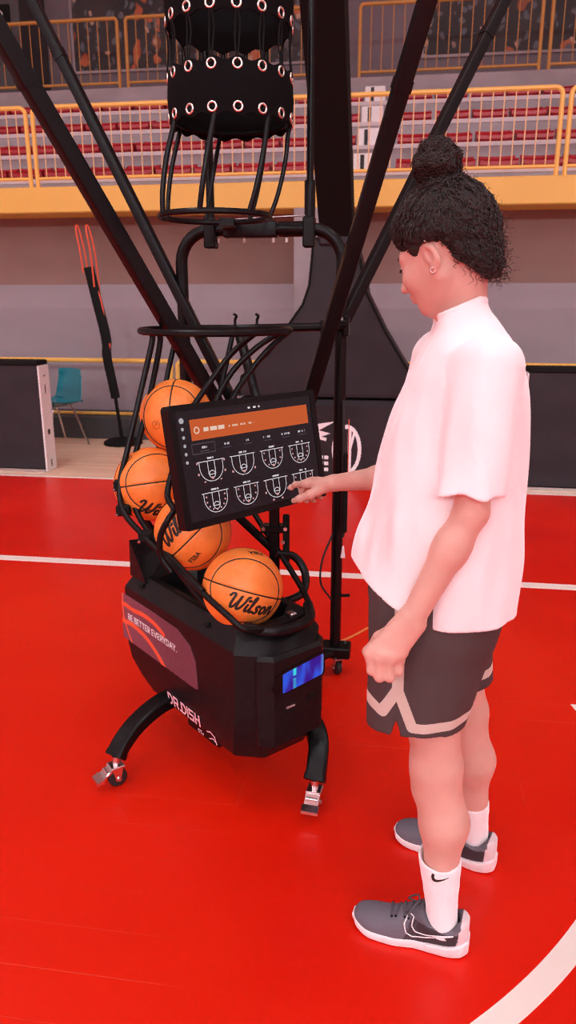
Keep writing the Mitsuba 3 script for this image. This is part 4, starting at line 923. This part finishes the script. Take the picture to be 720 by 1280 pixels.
# right hand: the index finger touches the screen, the thumb points on below it, the others curl
def hand(f, wr, g, b, s, knk, fingers, thumb, kw=0.012):
    """wr wrist, g along the hand, b out of its back, s towards the thumb; knk: (g, s, b) of the four knuckles; fingers: lists of points in the same frame."""
    P = lambda q: wr + g * q[0] + s * q[1] + b * q[2]
    for q in knk: f.cone(wr + s * (q[1] * 0.55), P(q), 0.0185, 0.0115, 0.012)
    for q0, q1 in zip(knk[:-1], knk[1:]): f.cone(P(q0) - g * 0.012, P(q1) - g * 0.012, 0.0115, 0.0115, 0.010)
    f.cone(P((0.03, 0.010, -0.006)), P((0.06, 0.0, -0.008)), 0.017, 0.015, 0.012)
    for pts, r in fingers: f.chain([P(q) for q in pts], r, 0.006)
    f.chain([P(q) for q in thumb[0]], thumb[1], 0.008)
    return P
TIP = V3(0.0085, 2.1365, 0.9835)
gR = TIP - WRR; gR[2] += 0.012; gR /= np.linalg.norm(gR); sR = V3(-0.66, -0.74, 0.05); sR -= gR * (sR @ gR); sR /= np.linalg.norm(sR); bR = np.cross(gR, sR)
if bR[2] < 0: bR = -bR
tl = lambda q: ((q - WRR) @ gR, (q - WRR) @ sR, (q - WRR) @ bR)
ti = tl(TIP)
PR = hand(bd_, WRR, gR, bR, sR, [(0.088, 0.027, 0.004), (0.091, 0.006, 0.006), (0.086, -0.014, 0.004), (0.077, -0.032, -0.001)],
     [([(0.088, 0.027, 0.004), (0.126, 0.024, 0.003), (0.150, 0.020, -0.006), (ti[0] - 0.004, ti[1], ti[2])], (0.0105, 0.0088, 0.0080, 0.0068)),
      ([(0.091, 0.006, 0.006), (0.124, 0.004, -0.014), (0.124, 0.004, -0.040), (0.108, 0.004, -0.050)], (0.0108, 0.0092, 0.0085, 0.0072)),
      ([(0.086, -0.014, 0.004), (0.114, -0.015, -0.020), (0.110, -0.014, -0.044), (0.092, -0.012, -0.051)], (0.0104, 0.0090, 0.0082, 0.0070)),
      ([(0.077, -0.032, -0.001), (0.099, -0.034, -0.020), (0.095, -0.033, -0.039), (0.081, -0.030, -0.045)], (0.0095, 0.0080, 0.0072, 0.0064))],
     ([(0.022, 0.020, -0.010), (0.056, 0.042, -0.026), (0.092, 0.050, -0.036), (0.120, 0.046, -0.042)], (0.0165, 0.0125, 0.0105, 0.0082)))
# left hand: hangs half closed beside the thigh, its back to the camera
gL = V3(-0.60, -0.10, -0.79); gL /= np.linalg.norm(gL); bL = V3(0.08, -0.97, 0.10); bL -= gL * (bL @ gL); bL /= np.linalg.norm(bL); sL = np.cross(gL, bL); sL *= -1 if sL[0] > 0 else 1
ql = lambda *w: tuple(float(v) for v in ((V3(*w) - WRL) @ gL, (V3(*w) - WRL) @ sL, (V3(*w) - WRL) @ bL))
kn = [ql(0.166, 1.383, 0.824), ql(0.186, 1.372, 0.818), ql(0.206, 1.371, 0.815), ql(0.225, 1.378, 0.817)]
def curl(w, dx, ln): return [ql(*w), ql(w[0] + dx, w[1] - 0.004, w[2] - ln), ql(w[0] + dx + 0.006, w[1] + 0.022, w[2] - ln - 0.012), ql(w[0] + dx + 0.014, w[1] + 0.036, w[2] - ln + 0.006)]
PL = hand(bd_, WRL, gL, bL, sL, kn, [
    (curl((0.169, 1.381, 0.823), 0.003, 0.034), (0.0108, 0.0098, 0.0090, 0.0075)), (curl((0.186, 1.372, 0.818), 0.001, 0.040), (0.0110, 0.0100, 0.0090, 0.0075)),
    (curl((0.206, 1.371, 0.815), 0.002, 0.037), (0.0106, 0.0096, 0.0088, 0.0072)), (curl((0.225, 1.378, 0.817), 0.002, 0.028), (0.0098, 0.0088, 0.0080, 0.0068))],
    ([ql(0.232, 1.404, 0.878), ql(0.190, 1.412, 0.846), ql(0.168, 1.416, 0.812), ql(0.172, 1.424, 0.786)], (0.016, 0.0125, 0.0108, 0.0085)))
body = surface(bd_, (-0.02, 1.33, 0.03), (0.62, 2.17, 1.76), 0.0032)
body = relax(body, 2)
put('body', body, 'm_skin', pe, smooth=True)

# face details and earrings
for e in (-1, 1):
    put('eyebrow', sweep(spline([hd(0.0815, 0.012 * e, 0.028), hd(0.079, 0.026 * e, 0.034), hd(0.068, 0.046 * e, 0.031)], 6), 0.0042, 0.0026, sides=8), 'm_brow', pe, smooth=60)
    q = put('eye', moved(trimesh.creation.icosphere(3, 0.0105), tr(*hd(0.0705, 0.031 * e, 0.0095))), 'm_white', pe, smooth=True)
    put('iris', moved(trimesh.creation.icosphere(2, 0.0055), tr(*hd(0.0768, 0.0315 * e, 0.0080))), 'm_hair', q, smooth=True)
    put('eyelash', sweep(spline([hd(0.0835, 0.020 * e, 0.0105), hd(0.0845, 0.031 * e, 0.0095), hd(0.0745, 0.044 * e, 0.009)], 6), 0.0030, 0.0014, sides=8), 'm_brow', pe, smooth=60)
    put('earring', ring(hd(-0.004, 0.080 * e, -0.034), 0.005, 0.0014, 20, 8, np.array([[1, 0, 0, 0], [0, 0, 1, 0], [0, 1, 0, 0], [0, 0, 0, 1.0]])), 'm_chrome', pe, smooth=True)
put('ear_stud', moved(trimesh.creation.icosphere(2, 0.0026), tr(*hd(-0.012, 0.083, 0.024))), 'm_chrome', pe, smooth=True)

# hair: a cap drawn up into a curly bun
BUN = V3(0.301, 1.622, 1.782)
hb = lambda p: (p - HEAD) @ HR.T
def hair_cap(p):
    q = hb(p); r = np.array([0.114, 0.091, 0.112]); c = np.array([-0.022, 0, 0.036]); v = (q - c)
    k0 = np.linalg.norm(v / r, axis=1); k1 = np.linalg.norm(v / (r * r), axis=1); d = k0 * (k0 - 1) / np.maximum(k1, 1e-9)
    r = np.array([0.050, 0.062, 0.060]); v = q - [-0.058, 0, -0.050]
    k0 = np.linalg.norm(v / r, axis=1); k1 = np.linalg.norm(v / (r * r), axis=1); d = smin(d, k0 * (k0 - 1) / np.maximum(k1, 1e-9), 0.03)
    F_, U_ = q[:, 0], q[:, 2]
    front = np.minimum(-0.74 * F_ + 0.70 * U_ + 0.012, U_ - 0.012); back = -0.916 * (F_ + 0.026) + 0.40 * (U_ - 0.025)
    cut = -np.maximum(front, back) + 0.003 * np.sin(q[:, 1] * 90)
    ear = 0.027 - np.linalg.norm((q - [-0.004, 0, -0.006]) * [1.0, 0.0, 0.9], axis=1) * 1.0
    h = np.maximum(0.030 - np.abs(d - cut), 0) / 0.030; d = np.maximum(d, cut) + h * h * 0.030 * 0.25
    d = np.maximum(d, np.where(np.abs(q[:, 1]) > 0.05, ear, -1))
    d = np.maximum(d, -(q[:, 2] + 0.118 + 0.30 * (q[:, 0] + 0.08)))
    return d + 0.011 * (0.5 - meshkit.fbm(p * 46, 3, 5)) + 0.005 * (0.5 - meshkit.noise(p * 150, 9))
def hair_all(p):
    d = hair_cap(p); v = p - BUN; b = np.linalg.norm(v * [1.0, 1.0, 1.05], axis=1) - 0.047
    b = b + 0.030 * (0.5 - meshkit.fbm(p * 45, 3, 3))
    ba = V3(0.335, 1.622, 1.70) - BUN; t = np.clip((v @ ba) / (ba @ ba), 0, 1); neck = np.linalg.norm(v - t[:, None] * ba, axis=1) - 0.030
    return smin(smin(d, neck, 0.02), b, 0.012)
hair = surface(hair_all, (0.15, 1.45, 1.42), (0.50, 1.80, 1.88), 0.0032)
hk = put('hair', hair, 'm_hair', pe, smooth=True, label='dark curly hair gathered in a high bun')
def project(p, it=4):
    for _ in range(it):
        d = hair_all(p); e = 0.003; g = np.stack([hair_all(p + e * o) - hair_all(p - e * o) for o in np.eye(3)], 1); g /= np.linalg.norm(g, axis=1, keepdims=True) + 1e-9
        p = p - g * d[:, None]
    return p, g
def strands():
    rg = np.random.default_rng(5); v = hair.vertices
    pick = v[rg.integers(0, len(v), 3200)]; out = []
    p = pick.copy(); paths = [p.copy()]; ph = rg.uniform(0, 6.28, len(p)); am = rg.uniform(0.0015, 0.0050, len(p)); fr = rg.uniform(0.9, 1.9, len(p))
    bun = np.linalg.norm(pick - BUN, axis=1) < 0.065
    spin = rg.normal(0, 1, (len(p), 3))
    for i in range(11):
        tgt = np.where(bun[:, None], np.cross(p - BUN, spin), V3(0.33, 1.622, 1.72) - p); tgt = tgt / (np.linalg.norm(tgt, axis=1, keepdims=True) + 1e-9)
        p2, g = project(p + tgt * 0.0052, 1)
        side = np.cross(g, tgt); a = ph + i * fr
        p = p2; paths.append(p2 + side * (am * np.sin(a))[:, None] + g * (0.0015 + 0.6 * am * np.cos(a))[:, None])
    paths = np.array(paths[1:]).transpose(1, 0, 2)
    for w in paths: out.append(sweep(w, np.interp(np.linspace(0, 1, len(w)), [0, .2, .8, 1], [.0003, .0009, .0009, .0003]), sides=4))
    # loose curls around the nape, the back of the head, the bun and the hairline
    roots = [(v[(hb(v)[:, 0] < -0.045) & (hb(v)[:, 2] < -0.02)], 160, 0.022), (v[(hb(v)[:, 0] < -0.07) & (hb(v)[:, 2] < 0.04)], 90, 0.034), (v[np.linalg.norm(v - BUN, axis=1) < 0.07], 110, 0.016), (v[hb(v)[:, 0] < -0.05], 120, 0.016), (v, 90, 0.010)]
    for src, n, ln in roots:
        pk = src[rg.integers(0, len(src), n)]; _, g = project(pk, 1)
        for a, nn in zip(pk, g):
            L = ln * rg.uniform(0.5, 1.3); r = rg.uniform(0.002, 0.005); t = np.linspace(0, 1, 14); w = rg.uniform(0, 6.28)
            dr_ = nn * 0.7 + rg.normal(0, 0.5, 3) + V3(0, 0, -0.35); dr_ /= np.linalg.norm(dr_); x = np.cross(dr_, [0.3, 0.2, 1]); x /= np.linalg.norm(x); y = np.cross(dr_, x)
            c = a + np.outer(t * L, dr_) + r * (np.outer(np.cos(w + t * 11) - math.cos(w), x) + np.outer(np.sin(w + t * 11) - math.sin(w), y)) - nn * 0.002
            out.append(sweep(c, np.linspace(0.0008, 0.0003, 14), sides=4))
    return cat_(out)
mat('m_curl', (0.024, 0.014, 0.012), 0.38, specular=0.5)
put('curls', strands(), 'm_curl', hk, smooth=True)
tag(f'{hk}__curls', kind='stuff')

# t-shirt
TZ = [0.80, 0.86, 0.95, 1.05, 1.15, 1.26, 1.35, 1.415, 1.465, 1.515]
TC = [(0.325, 1.605), (0.328, 1.606), (0.338, 1.608), (0.350, 1.610), (0.360, 1.612), (0.371, 1.612), (0.380, 1.613), (0.381, 1.614), (0.376, 1.616), (0.368, 1.618)]
TA = [0.190, 0.188, 0.180, 0.168, 0.156, 0.142, 0.122, 0.096, 0.068, 0.054]
TB = [0.218, 0.216, 0.207, 0.197, 0.189, 0.184, 0.182, 0.168, 0.112, 0.066]
TYAW = [16, 16, 14, 11, 8, 5, 4, 4, 6, 10]
from scipy.interpolate import PchipInterpolator as Pc_
tcx, tcy, ta, tb, ty = Pc_(TZ, [c[0] for c in TC]), Pc_(TZ, [c[1] for c in TC]), Pc_(TZ, TA), Pc_(TZ, TB), Pc_(TZ, TYAW)
def hem_z(p): return 0.866 + 0.075 * np.clip((0.31 - p[:, 0]) / 0.15, 0, 1.2) ** 1.3 - 0.005 * np.cos((p[:, 1] - 1.45) * 16) + 0.012 * np.clip((p[:, 0] - 0.44) / 0.06, 0, 1)
SLEEVES = [(SHL + V3(0.0, 0.015, 0.0), V3(0.351, 1.400, 1.150), 0.068, 0.058), (SHR + V3(0.0, -0.015, 0), SHR + (ELR - SHR) * 0.78, 0.066, 0.060)]
def shirt_solid(p):
    z = np.clip(p[:, 2], TZ[0], TZ[-1]); a_, b_ = ta(z), tb(z); an = np.radians(ty(z))
    dx, dy = p[:, 0] - tcx(z), p[:, 1] - tcy(z)
    f, l = -dx * np.cos(an) + dy * np.sin(an), dx * np.sin(an) + dy * np.cos(an)
    k = ((np.abs(f) / a_) ** 2.4 + (np.abs(l) / b_) ** 2.4 + 1e-9) ** (1 / 2.4)
    d = (k - 1) * np.minimum(a_, b_) * 0.96
    d = np.maximum(d, p[:, 2] - 1.530)
    for s0, s1, r0, r1 in SLEEVES:
        ba = s1 - s0; t = ((p - s0) @ ba) / (ba @ ba); tc = np.clip(t, 0, 1.35); q = p - s0 - tc[:, None] * ba
        e = np.linalg.norm(q * [0.94, 1.08, 1], axis=1) - (r0 + (r1 - r0) * tc)
        e = np.maximum(e, (t - 1.0) * np.linalg.norm(ba)) if s0[1] > 1.6 else np.maximum(e, 1.158 + 0.10 * (p[:, 0] - 0.35) - 0.05 * (p[:, 1] - 1.40) - p[:, 2])
        d = smin(d, e, 0.012)
    # folds: hanging from the shoulder and the chest, slanting on the sleeves
    fd = meshkit.fbm(np.stack([p[:, 0] * 13 + p[:, 2] * 1.5, p[:, 1] * 13, p[:, 2] * 2.6 - p[:, 0] * 1.2], 1), 2, 11) - 0.5
    amp = 0.016 + 0.022 * np.clip((1.32 - p[:, 2]) / 0.4, 0, 1)
    return d + amp * fd * 1.6
NCK, NCN = V3(0.360, 1.619, 1.504), V3(-0.37, 0.10, 0.89); NCN /= np.linalg.norm(NCN)
def shirt(p):
    d = shirt_solid(p)
    d = np.maximum(d, hem_z(p) - p[:, 2])
    d = np.maximum(d, (p - NCK) @ NCN)
    return np.maximum(d, -(shirt_solid(p) + 0.0075))
sh_m = surface(shirt, (0.06, 1.28, 0.84), (0.62, 1.98, 1.56), 0.0036)
sh_m = relax(sh_m, 3)
ts_ = put('shirt', sh_m, 'm_shirt', pe, smooth=True, label='oversized white t-shirt')
# collar rib and stitched hems
a = np.linspace(0, 2 * np.pi, 60, endpoint=False)
nx = np.cross([0, 1.0, 0], NCN); nx /= np.linalg.norm(nx); ny = np.cross(NCN, nx)
cr = []
for t in a:                                                     # follow the cut edge of the cloth
    r = np.linspace(0.03, 0.13, 120)[:, None]; q = NCK - NCN * 0.004 + r * (nx * math.cos(t) + ny * math.sin(t)); v = shirt_solid(q)
    cr.append(q[np.argmax(v > -0.004)])
put('collar', sweep(np.array(cr), 0.0050, 0.0105, sides=10, closed=True, up=NCN), 'm_shirt', ts_, smooth=True)

# shorts
SHEM = 0.603
LEGC = [(V3(0.330, 1.512, 0.90), V3(0.291, 1.497, 0.58), 0.150, 0.112), (V3(0.345, 1.690, 0.90), V3(0.408, 1.700, 0.58), 0.150, 0.114)]
def shorts_solid(p):
    z = np.clip(p[:, 2], 0.72, 1.0); w = (z - 0.72) / 0.28; sh = 0.06 * np.clip((0.84 - p[:, 2]) / 0.11, 0, 1) ** 2
    dx, dy = p[:, 0] - (0.335 + 0.01 * w), p[:, 1] - 1.603
    k = ((np.abs(dx) / (0.150 - 0.02 * w)) ** 2.3 + (np.abs(dy) / (0.190 - 0.03 * w)) ** 2.3 + 1e-9) ** (1 / 2.3)
    d = (k - 1) * 0.145 + sh; d = np.maximum(d, 0.735 - p[:, 2]); d = np.maximum(d, p[:, 2] - 1.0)
    for s0, s1, r0, r1 in LEGC:
        t = np.clip((s0[2] - p[:, 2]) / (s0[2] - s1[2]), 0, 1); c = s0 + t[:, None] * (s1 - s0); rx = r0 + (r1 - r0) * t; ry = 0.098 - 0.008 * t
        kk = np.sqrt(((p[:, 0] - c[:, 0]) / rx) ** 2 + ((p[:, 1] - c[:, 1]) / ry) ** 2 + 1e-9)
        e = np.maximum((kk - 1) * ry, p[:, 2] - s0[2] - 0.02)
        d = smin(d, e, 0.04)
    fd = meshkit.fbm(np.stack([p[:, 0] * 17, p[:, 1] * 17, p[:, 2] * 4], 1), 2, 21) - 0.5
    return d + 0.016 * fd
def shorts(p):
    s = shorts_solid(p); d = np.maximum(s, (SHEM + 0.006 * np.cos((p[:, 0] - 0.3) * 20)) - p[:, 2])
    d = np.maximum(d, -(s + 0.0075))
    # side slits
    for y_lo, y_hi, xs in ((1.3, 1.50, 0.232), (1.70, 1.95, 0.345)):
        w = np.maximum(np.abs(p[:, 0] - xs - 0.004) * 0.92 - (0.642 - p[:, 2]) * 0.26, np.maximum(y_lo - p[:, 1], p[:, 1] - y_hi))
        d = np.maximum(d, -np.maximum(w, p[:, 2] - 0.642))
    return d
def shorts_color(p, n, uv):
    x, z = mi.Float(p.x), mi.Float(p.z)
    def seg(ax, az, bx_, bz):
        vx, vz = bx_ - ax, bz - az; L2 = vx * vx + vz * vz
        t = dr.clip(((x - ax) * vx + (z - az) * vz) / L2, 0, 1)
        return dr.sqrt(dr.square(x - ax - t * vx) + dr.square(z - az - t * vz))
    d1 = seg(0.45, 0.640, 0.268, 0.632)
    for s_ in ((0.268, 0.632, 0.236, 0.715), (0.236, 0.715, 0.236, 0.96), (0.236, 0.715, 0.205, 0.655), (0.205, 0.655, 0.15, 0.690)): d1 = dr.minimum(d1, seg(*s_))
    d2 = dr.abs(z - 0.640 - 0.0 * x)
    d = dr.select(p.y < 1.60, d1, d2)
    wv = noise(x * 900, p.y * 900, z * 900)
    dark = mix((0.045, 0.031, 0.032), (0.068, 0.047, 0.048), 0.5 * wv + 0.5 * fbm(x * 9, p.y * 9, z * 3))
    return mix((0.55, 0.47, 0.41), dark, smoothstep(0.0108, 0.0122, d))
mat('m_shorts', proc(shorts_color), 0.7)
so = surface(shorts, (0.12, 1.34, 0.56), (0.56, 1.86, 1.02), 0.0034)
so = relax(so, 2)
put('shorts', so, 'm_shorts', pe, smooth=True, label='dark grey brown basketball shorts with beige trim')

# socks and shoes
TICK = [(0.0, 0.42), (0.06, 0.22), (0.20, 0.12), (0.40, 0.20), (1.0, 0.55), (0.45, 0.30), (0.25, 0.27), (0.16, 0.36), (0.14, 0.56)]
TICK = [(0.05, 0.62), (-0.02, 0.38), (0.03, 0.16), (0.16, 0.08), (0.36, 0.14), (1.0, 0.46), (0.40, 0.26), (0.22, 0.24), (0.14, 0.36), (0.15, 0.52), (0.17, 0.60)]
def swoosh(scale): return shapely.affinity.scale(Polygon(spline(TICK + TICK[:1], 1)).buffer(0), scale, scale, origin=(0, 0))
def shoe(heel, toe, an, kn, sock_top, side):
    fw = (toe - heel); L = np.linalg.norm(fw); fw = fw / L; lf = np.cross([0, 0, 1.0], fw)            # lf: to the wearer's left
    M = np.eye(4); M[:3, 0], M[:3, 1], M[:3, 3] = fw, lf, heel; s_ = L / 0.285
    # outline of the sole: half widths to the inner and outer side along the length
    xs = np.array([0, .02, .06, .12, .18, .23, .27, .2845]) ; wo = np.array([.012, .030, .036, .036, .046, .046, .030, .010]); wi = np.array([.012, .029, .034, .030, .036, .043, .034, .012])
    if side > 0: wo, wi = wo, wi
    wL, wR = (Pc_(xs, wo), Pc_(xs, wi)) if side > 0 else (Pc_(xs, wi), Pc_(xs, wo))
    top = Pc_([0, .015, .05, .085, .115, .14, .17, .21, .25, .275, .2845], [.094, .098, .080, .084, .104, .098, .080, .064, .055, .046, .034])
    floor_ = Pc_([0, .05, .12, .2, .25, .2845], [.006, .0, .0, .0, .004, .016]); thick = Pc_([0, .06, .14, .22, .2845], [.042, .032, .026, .024, .020])
    loc = lambda p: (p - heel) @ np.stack([fw, lf, [0, 0, 1.0]]).T / s_
    def half(q, extra):
        x = np.clip(q[:, 0], 0, 0.2845); return np.where(q[:, 1] > 0, wL(x), wR(x)) + extra
    def sole(p):
        q = loc(p); x = np.clip(q[:, 0], 0, 0.2845); z0 = floor_(x); h = thick(x)
        fl = 0.005 * np.clip((q[:, 2] - z0) / h, 0, 1) * (x < 0.1) - 0.003 * np.abs((q[:, 2] - z0) / h - 0.5)
        d = np.maximum(np.abs(q[:, 1]) - half(q, 0.003 + fl), np.maximum(-q[:, 0] - 0.0, q[:, 0] - 0.2875))
        dz = np.maximum(z0 - q[:, 2], q[:, 2] - z0 - h)
        r = 0.006; a_, b_ = np.maximum(d + r, 0), np.maximum(dz + r, 0)
        return (np.sqrt(a_ * a_ + b_ * b_) - r + np.minimum(np.maximum(d + r, dz + r), 0)) * 0.9 * s_
    def upper(p):
        q = loc(p); x = np.clip(q[:, 0], 0.004, 0.281); zc = floor_(x) + 0.016; h = top(x) - zc; v = np.clip((q[:, 2] - zc) / h, 0, 2); w = half(q, -0.001) + 0.010 * np.clip((q[:, 2] - 0.035) / 0.04, 0, 1) * np.clip((0.125 - x) / 0.03, 0, 1) * np.clip(x / 0.03, 0, 1)
        ex = 2.3 + 5.0 * np.clip((0.135 - x) / 0.04, 0, 1); k = (np.abs(q[:, 1] / w) ** ex + v ** (ex + 0.3) + 1e-9) ** (1 / (ex + 0.1))
        d = (k - 1) * np.minimum(w, h) * 0.8
        d = np.maximum(d, np.maximum(0.012 - q[:, 2], np.maximum(0.003 - q[:, 0], q[:, 0] - 0.283)))
        hole = np.sqrt(((q[:, 0] - 0.066) / 0.043) ** 2 + (q[:, 1] / 0.0335) ** 2) - 1
        hole = np.maximum(hole * 0.03, 0.050 - q[:, 2])
        return np.maximum(d, -hole) * s_
    lo, hi = np.minimum(heel, toe) - 0.07, np.maximum(heel, toe) + 0.07; lo[2], hi[2] = -0.02, 0.135
    up_m, so_m = surface(upper, lo, hi, 0.0028), surface(sole, lo, hi, 0.0028)
    up_m, so_m = relax(up_m, 3), relax(so_m, 3)
    q = loc(up_m.vertices)
    grey, dark, rear, tongue = np.array((0.135, 0.125, 0.155)), np.array((0.040, 0.032, 0.040)), np.array((0.70, 0.60, 0.62)), np.array((0.10, 0.09, 0.11))
    col = np.tile(grey, (len(q), 1)) * (0.92 + 0.16 * meshkit.noise(q * 600))[:, None]
    on_dark = (q[:, 0] < 0.150 - 0.25 * (q[:, 2] - 0.03)) & (q[:, 2] < 0.070 + 0.25 * np.abs(q[:, 0] - 0.05) - 0.0 * q[:, 0]) & (np.abs(q[:, 1]) > 0.012)
    col[on_dark] = dark
    col[(q[:, 0] > 0.12) & (q[:, 0] < 0.152) & on_dark & (np.sin(q[:, 0] * 700 + q[:, 2] * 300) > 0.5)] = dark * 1.9
    col[q[:, 0] < 0.022 - 0.10 * (q[:, 2] - 0.09)] = rear
    col[(q[:, 2] > 0.083) & (q[:, 0] > 0.02)] = tongue
    k = put('shoe', up_m, 'm_shoe', pe, smooth=True, color=col, label='grey basketball shoe with dark rear panel')
    put('sole', so_m, 'm_sole', k, smooth=True, label='white sole')
    # laces across the instep
    for i, x in enumerate((0.125, 0.140, 0.156, 0.172, 0.188)):
        pts = []
        for t in np.linspace(-1, 1, 9):
            y = t * (0.030 - 0.0015 * i); zc = floor_(x) + 0.016; h = top(x) - zc; w = float(wL(x) if y > 0 else wR(x)); v = max(0.0, 1 - abs(y / w) ** 2.2) ** (1 / 2.6)
            pts.append(heel + (fw * (x + 0.006 * (i % 2 - 0.5) * t) + lf * y) * s_ + np.array([0, 0, (zc + h * v + 0.0015) * s_]))
        put('lace', sweep(np.array(pts), 0.0036, 0.0022, sides=8), 'm_lace', k, smooth=60)
        for sgn in (-1, 1): put('eyelet', moved(trimesh.creation.icosphere(1, 0.0032), tr(*pts[0 if sgn < 0 else -1])), 'm_soft_black', k, smooth=True)
    b = heel + fw * 0.122 * s_ + np.array([0, 0, 0.108 * s_])
    for sgn in (-1, 1):
        put('lace_loop', sweep(spline([b, b + lf * sgn * 0.014 + fw * 0.006 + [0, 0, 0.006], b + lf * sgn * 0.030 + fw * 0.022 - [0, 0, 0.014], b + lf * sgn * 0.022 + fw * 0.030 - [0, 0, 0.018], b], 6), 0.0022, sides=6), 'm_lace', k, smooth=60)
    # tick emblem on the outer side, outlined in white
    sw = shapely.affinity.scale(swoosh(0.115), -1, 0.85, origin=(0, 0)).exterior
    v = np.array([sw.interpolate(t, normalized=True).coords[0] for t in np.linspace(0, 1, 110, endpoint=False)])
    x, z, y = 0.150 + v[:, 0], 0.028 + v[:, 1], np.full(len(v), 0.080)
    at = lambda y: heel + (np.outer(x, fw) + np.outer(y * side, lf)) * s_ + np.outer(z * s_, [0, 0, 1.0])
    for _ in range(160): y = np.maximum(y - np.clip(upper(at(y)), 0, 0.004) * 0.5, 0.0)
    put('emblem', sweep(at(y + 0.0004), 0.0016, sides=6, closed=True), 'm_print_white', k, smooth=True, label='white outlined tick emblem')
    # sock
    c1 = kn * 0.32 + an * 0.68; ax = (kn - an); tt = (sock_top - an[2]) / ax[2]
    def sock(p):
        t = np.clip((p[:, 2] - an[2]) / ax[2], -0.2, 1); c = an + t[:, None] * ax
        r = np.interp(t, [-0.2, 0, 0.12, 0.35, 0.6], [0.0365, 0.0375, 0.0395, 0.0490, 0.057])
        d = np.linalg.norm((p - c)[:, :2], axis=1) - r + 0.0025 * (meshkit.fbm(np.stack([p[:, 0] * 30, p[:, 1] * 30, p[:, 2] * 45], 1), 2, 4) - 0.5)
        o = d; d = np.maximum(d, p[:, 2] - sock_top - 0.006 * (p[:, 1] - an[1]) / 0.05)
        f_ = np.linalg.norm(p - (an + fw * 0.045 - np.array([0, 0, 0.035])), axis=1) - 0.026
        d = smin(d, f_, 0.02); d = np.maximum(d, 0.052 - p[:, 2])
        return np.maximum(d, -np.maximum(o + 0.006, sock_top - 0.02 - p[:, 2]))
    lo, hi = an - 0.11, an + 0.11; lo[2], hi[2] = 0.035, sock_top + 0.03
    sk = put('sock', surface(sock, lo, hi, 0.0028), 'm_sock', pe, smooth=True, label='white ankle sock')
    sw = shapely.affinity.scale(swoosh(0.038), -1, 0.9, origin=(0, 0)).buffer(0.0007); m = prism(sw, 0.0012); v, f = trimesh.remesh.subdivide_to_size(m.vertices, m.faces, 0.004)
    zc = sock_top - 0.032; t = (zc - an[2]) / ax[2]; c = an + t * ax; r = float(np.interp(t, [-0.2, 0, 0.12, 0.35, 0.6], [0.0365, 0.0375, 0.0395, 0.0490, 0.057]))
    out = lf * side; th = (v[:, 0] + 0.012) / r
    P = c + (np.outer(np.sin(th), fw) + np.outer(np.cos(th), out)) * (r + 0.0008 + v[:, 2])[:, None] + np.outer(v[:, 1], [0, 0, 1.0]) + np.outer(v[:, 1] / ax[2], [ax[0], ax[1], 0])
    put('tick', trimesh.Trimesh(P, f, process=False), 'm_ink', sk, smooth=False, label='small black tick')
scene['m_shoe'] = {'type': 'twosided', 'bsdf': {'type': 'principled', 'base_color': {'type': 'mesh_attribute', 'name': 'vertex_color'}, 'roughness': 0.75}}
mat('m_sole', (0.80, 0.72, 0.74), 0.45)
mat('m_lace', (0.085, 0.078, 0.095), 0.8)
shoe(V3(0.438, 1.437, 0), V3(0.168, 1.534, 0), ANL, KNL, 0.245, 1)
shoe(V3(0.575, 1.705, 0), V3(0.320, 1.852, 0), ANR, KNR, 0.205, -1)
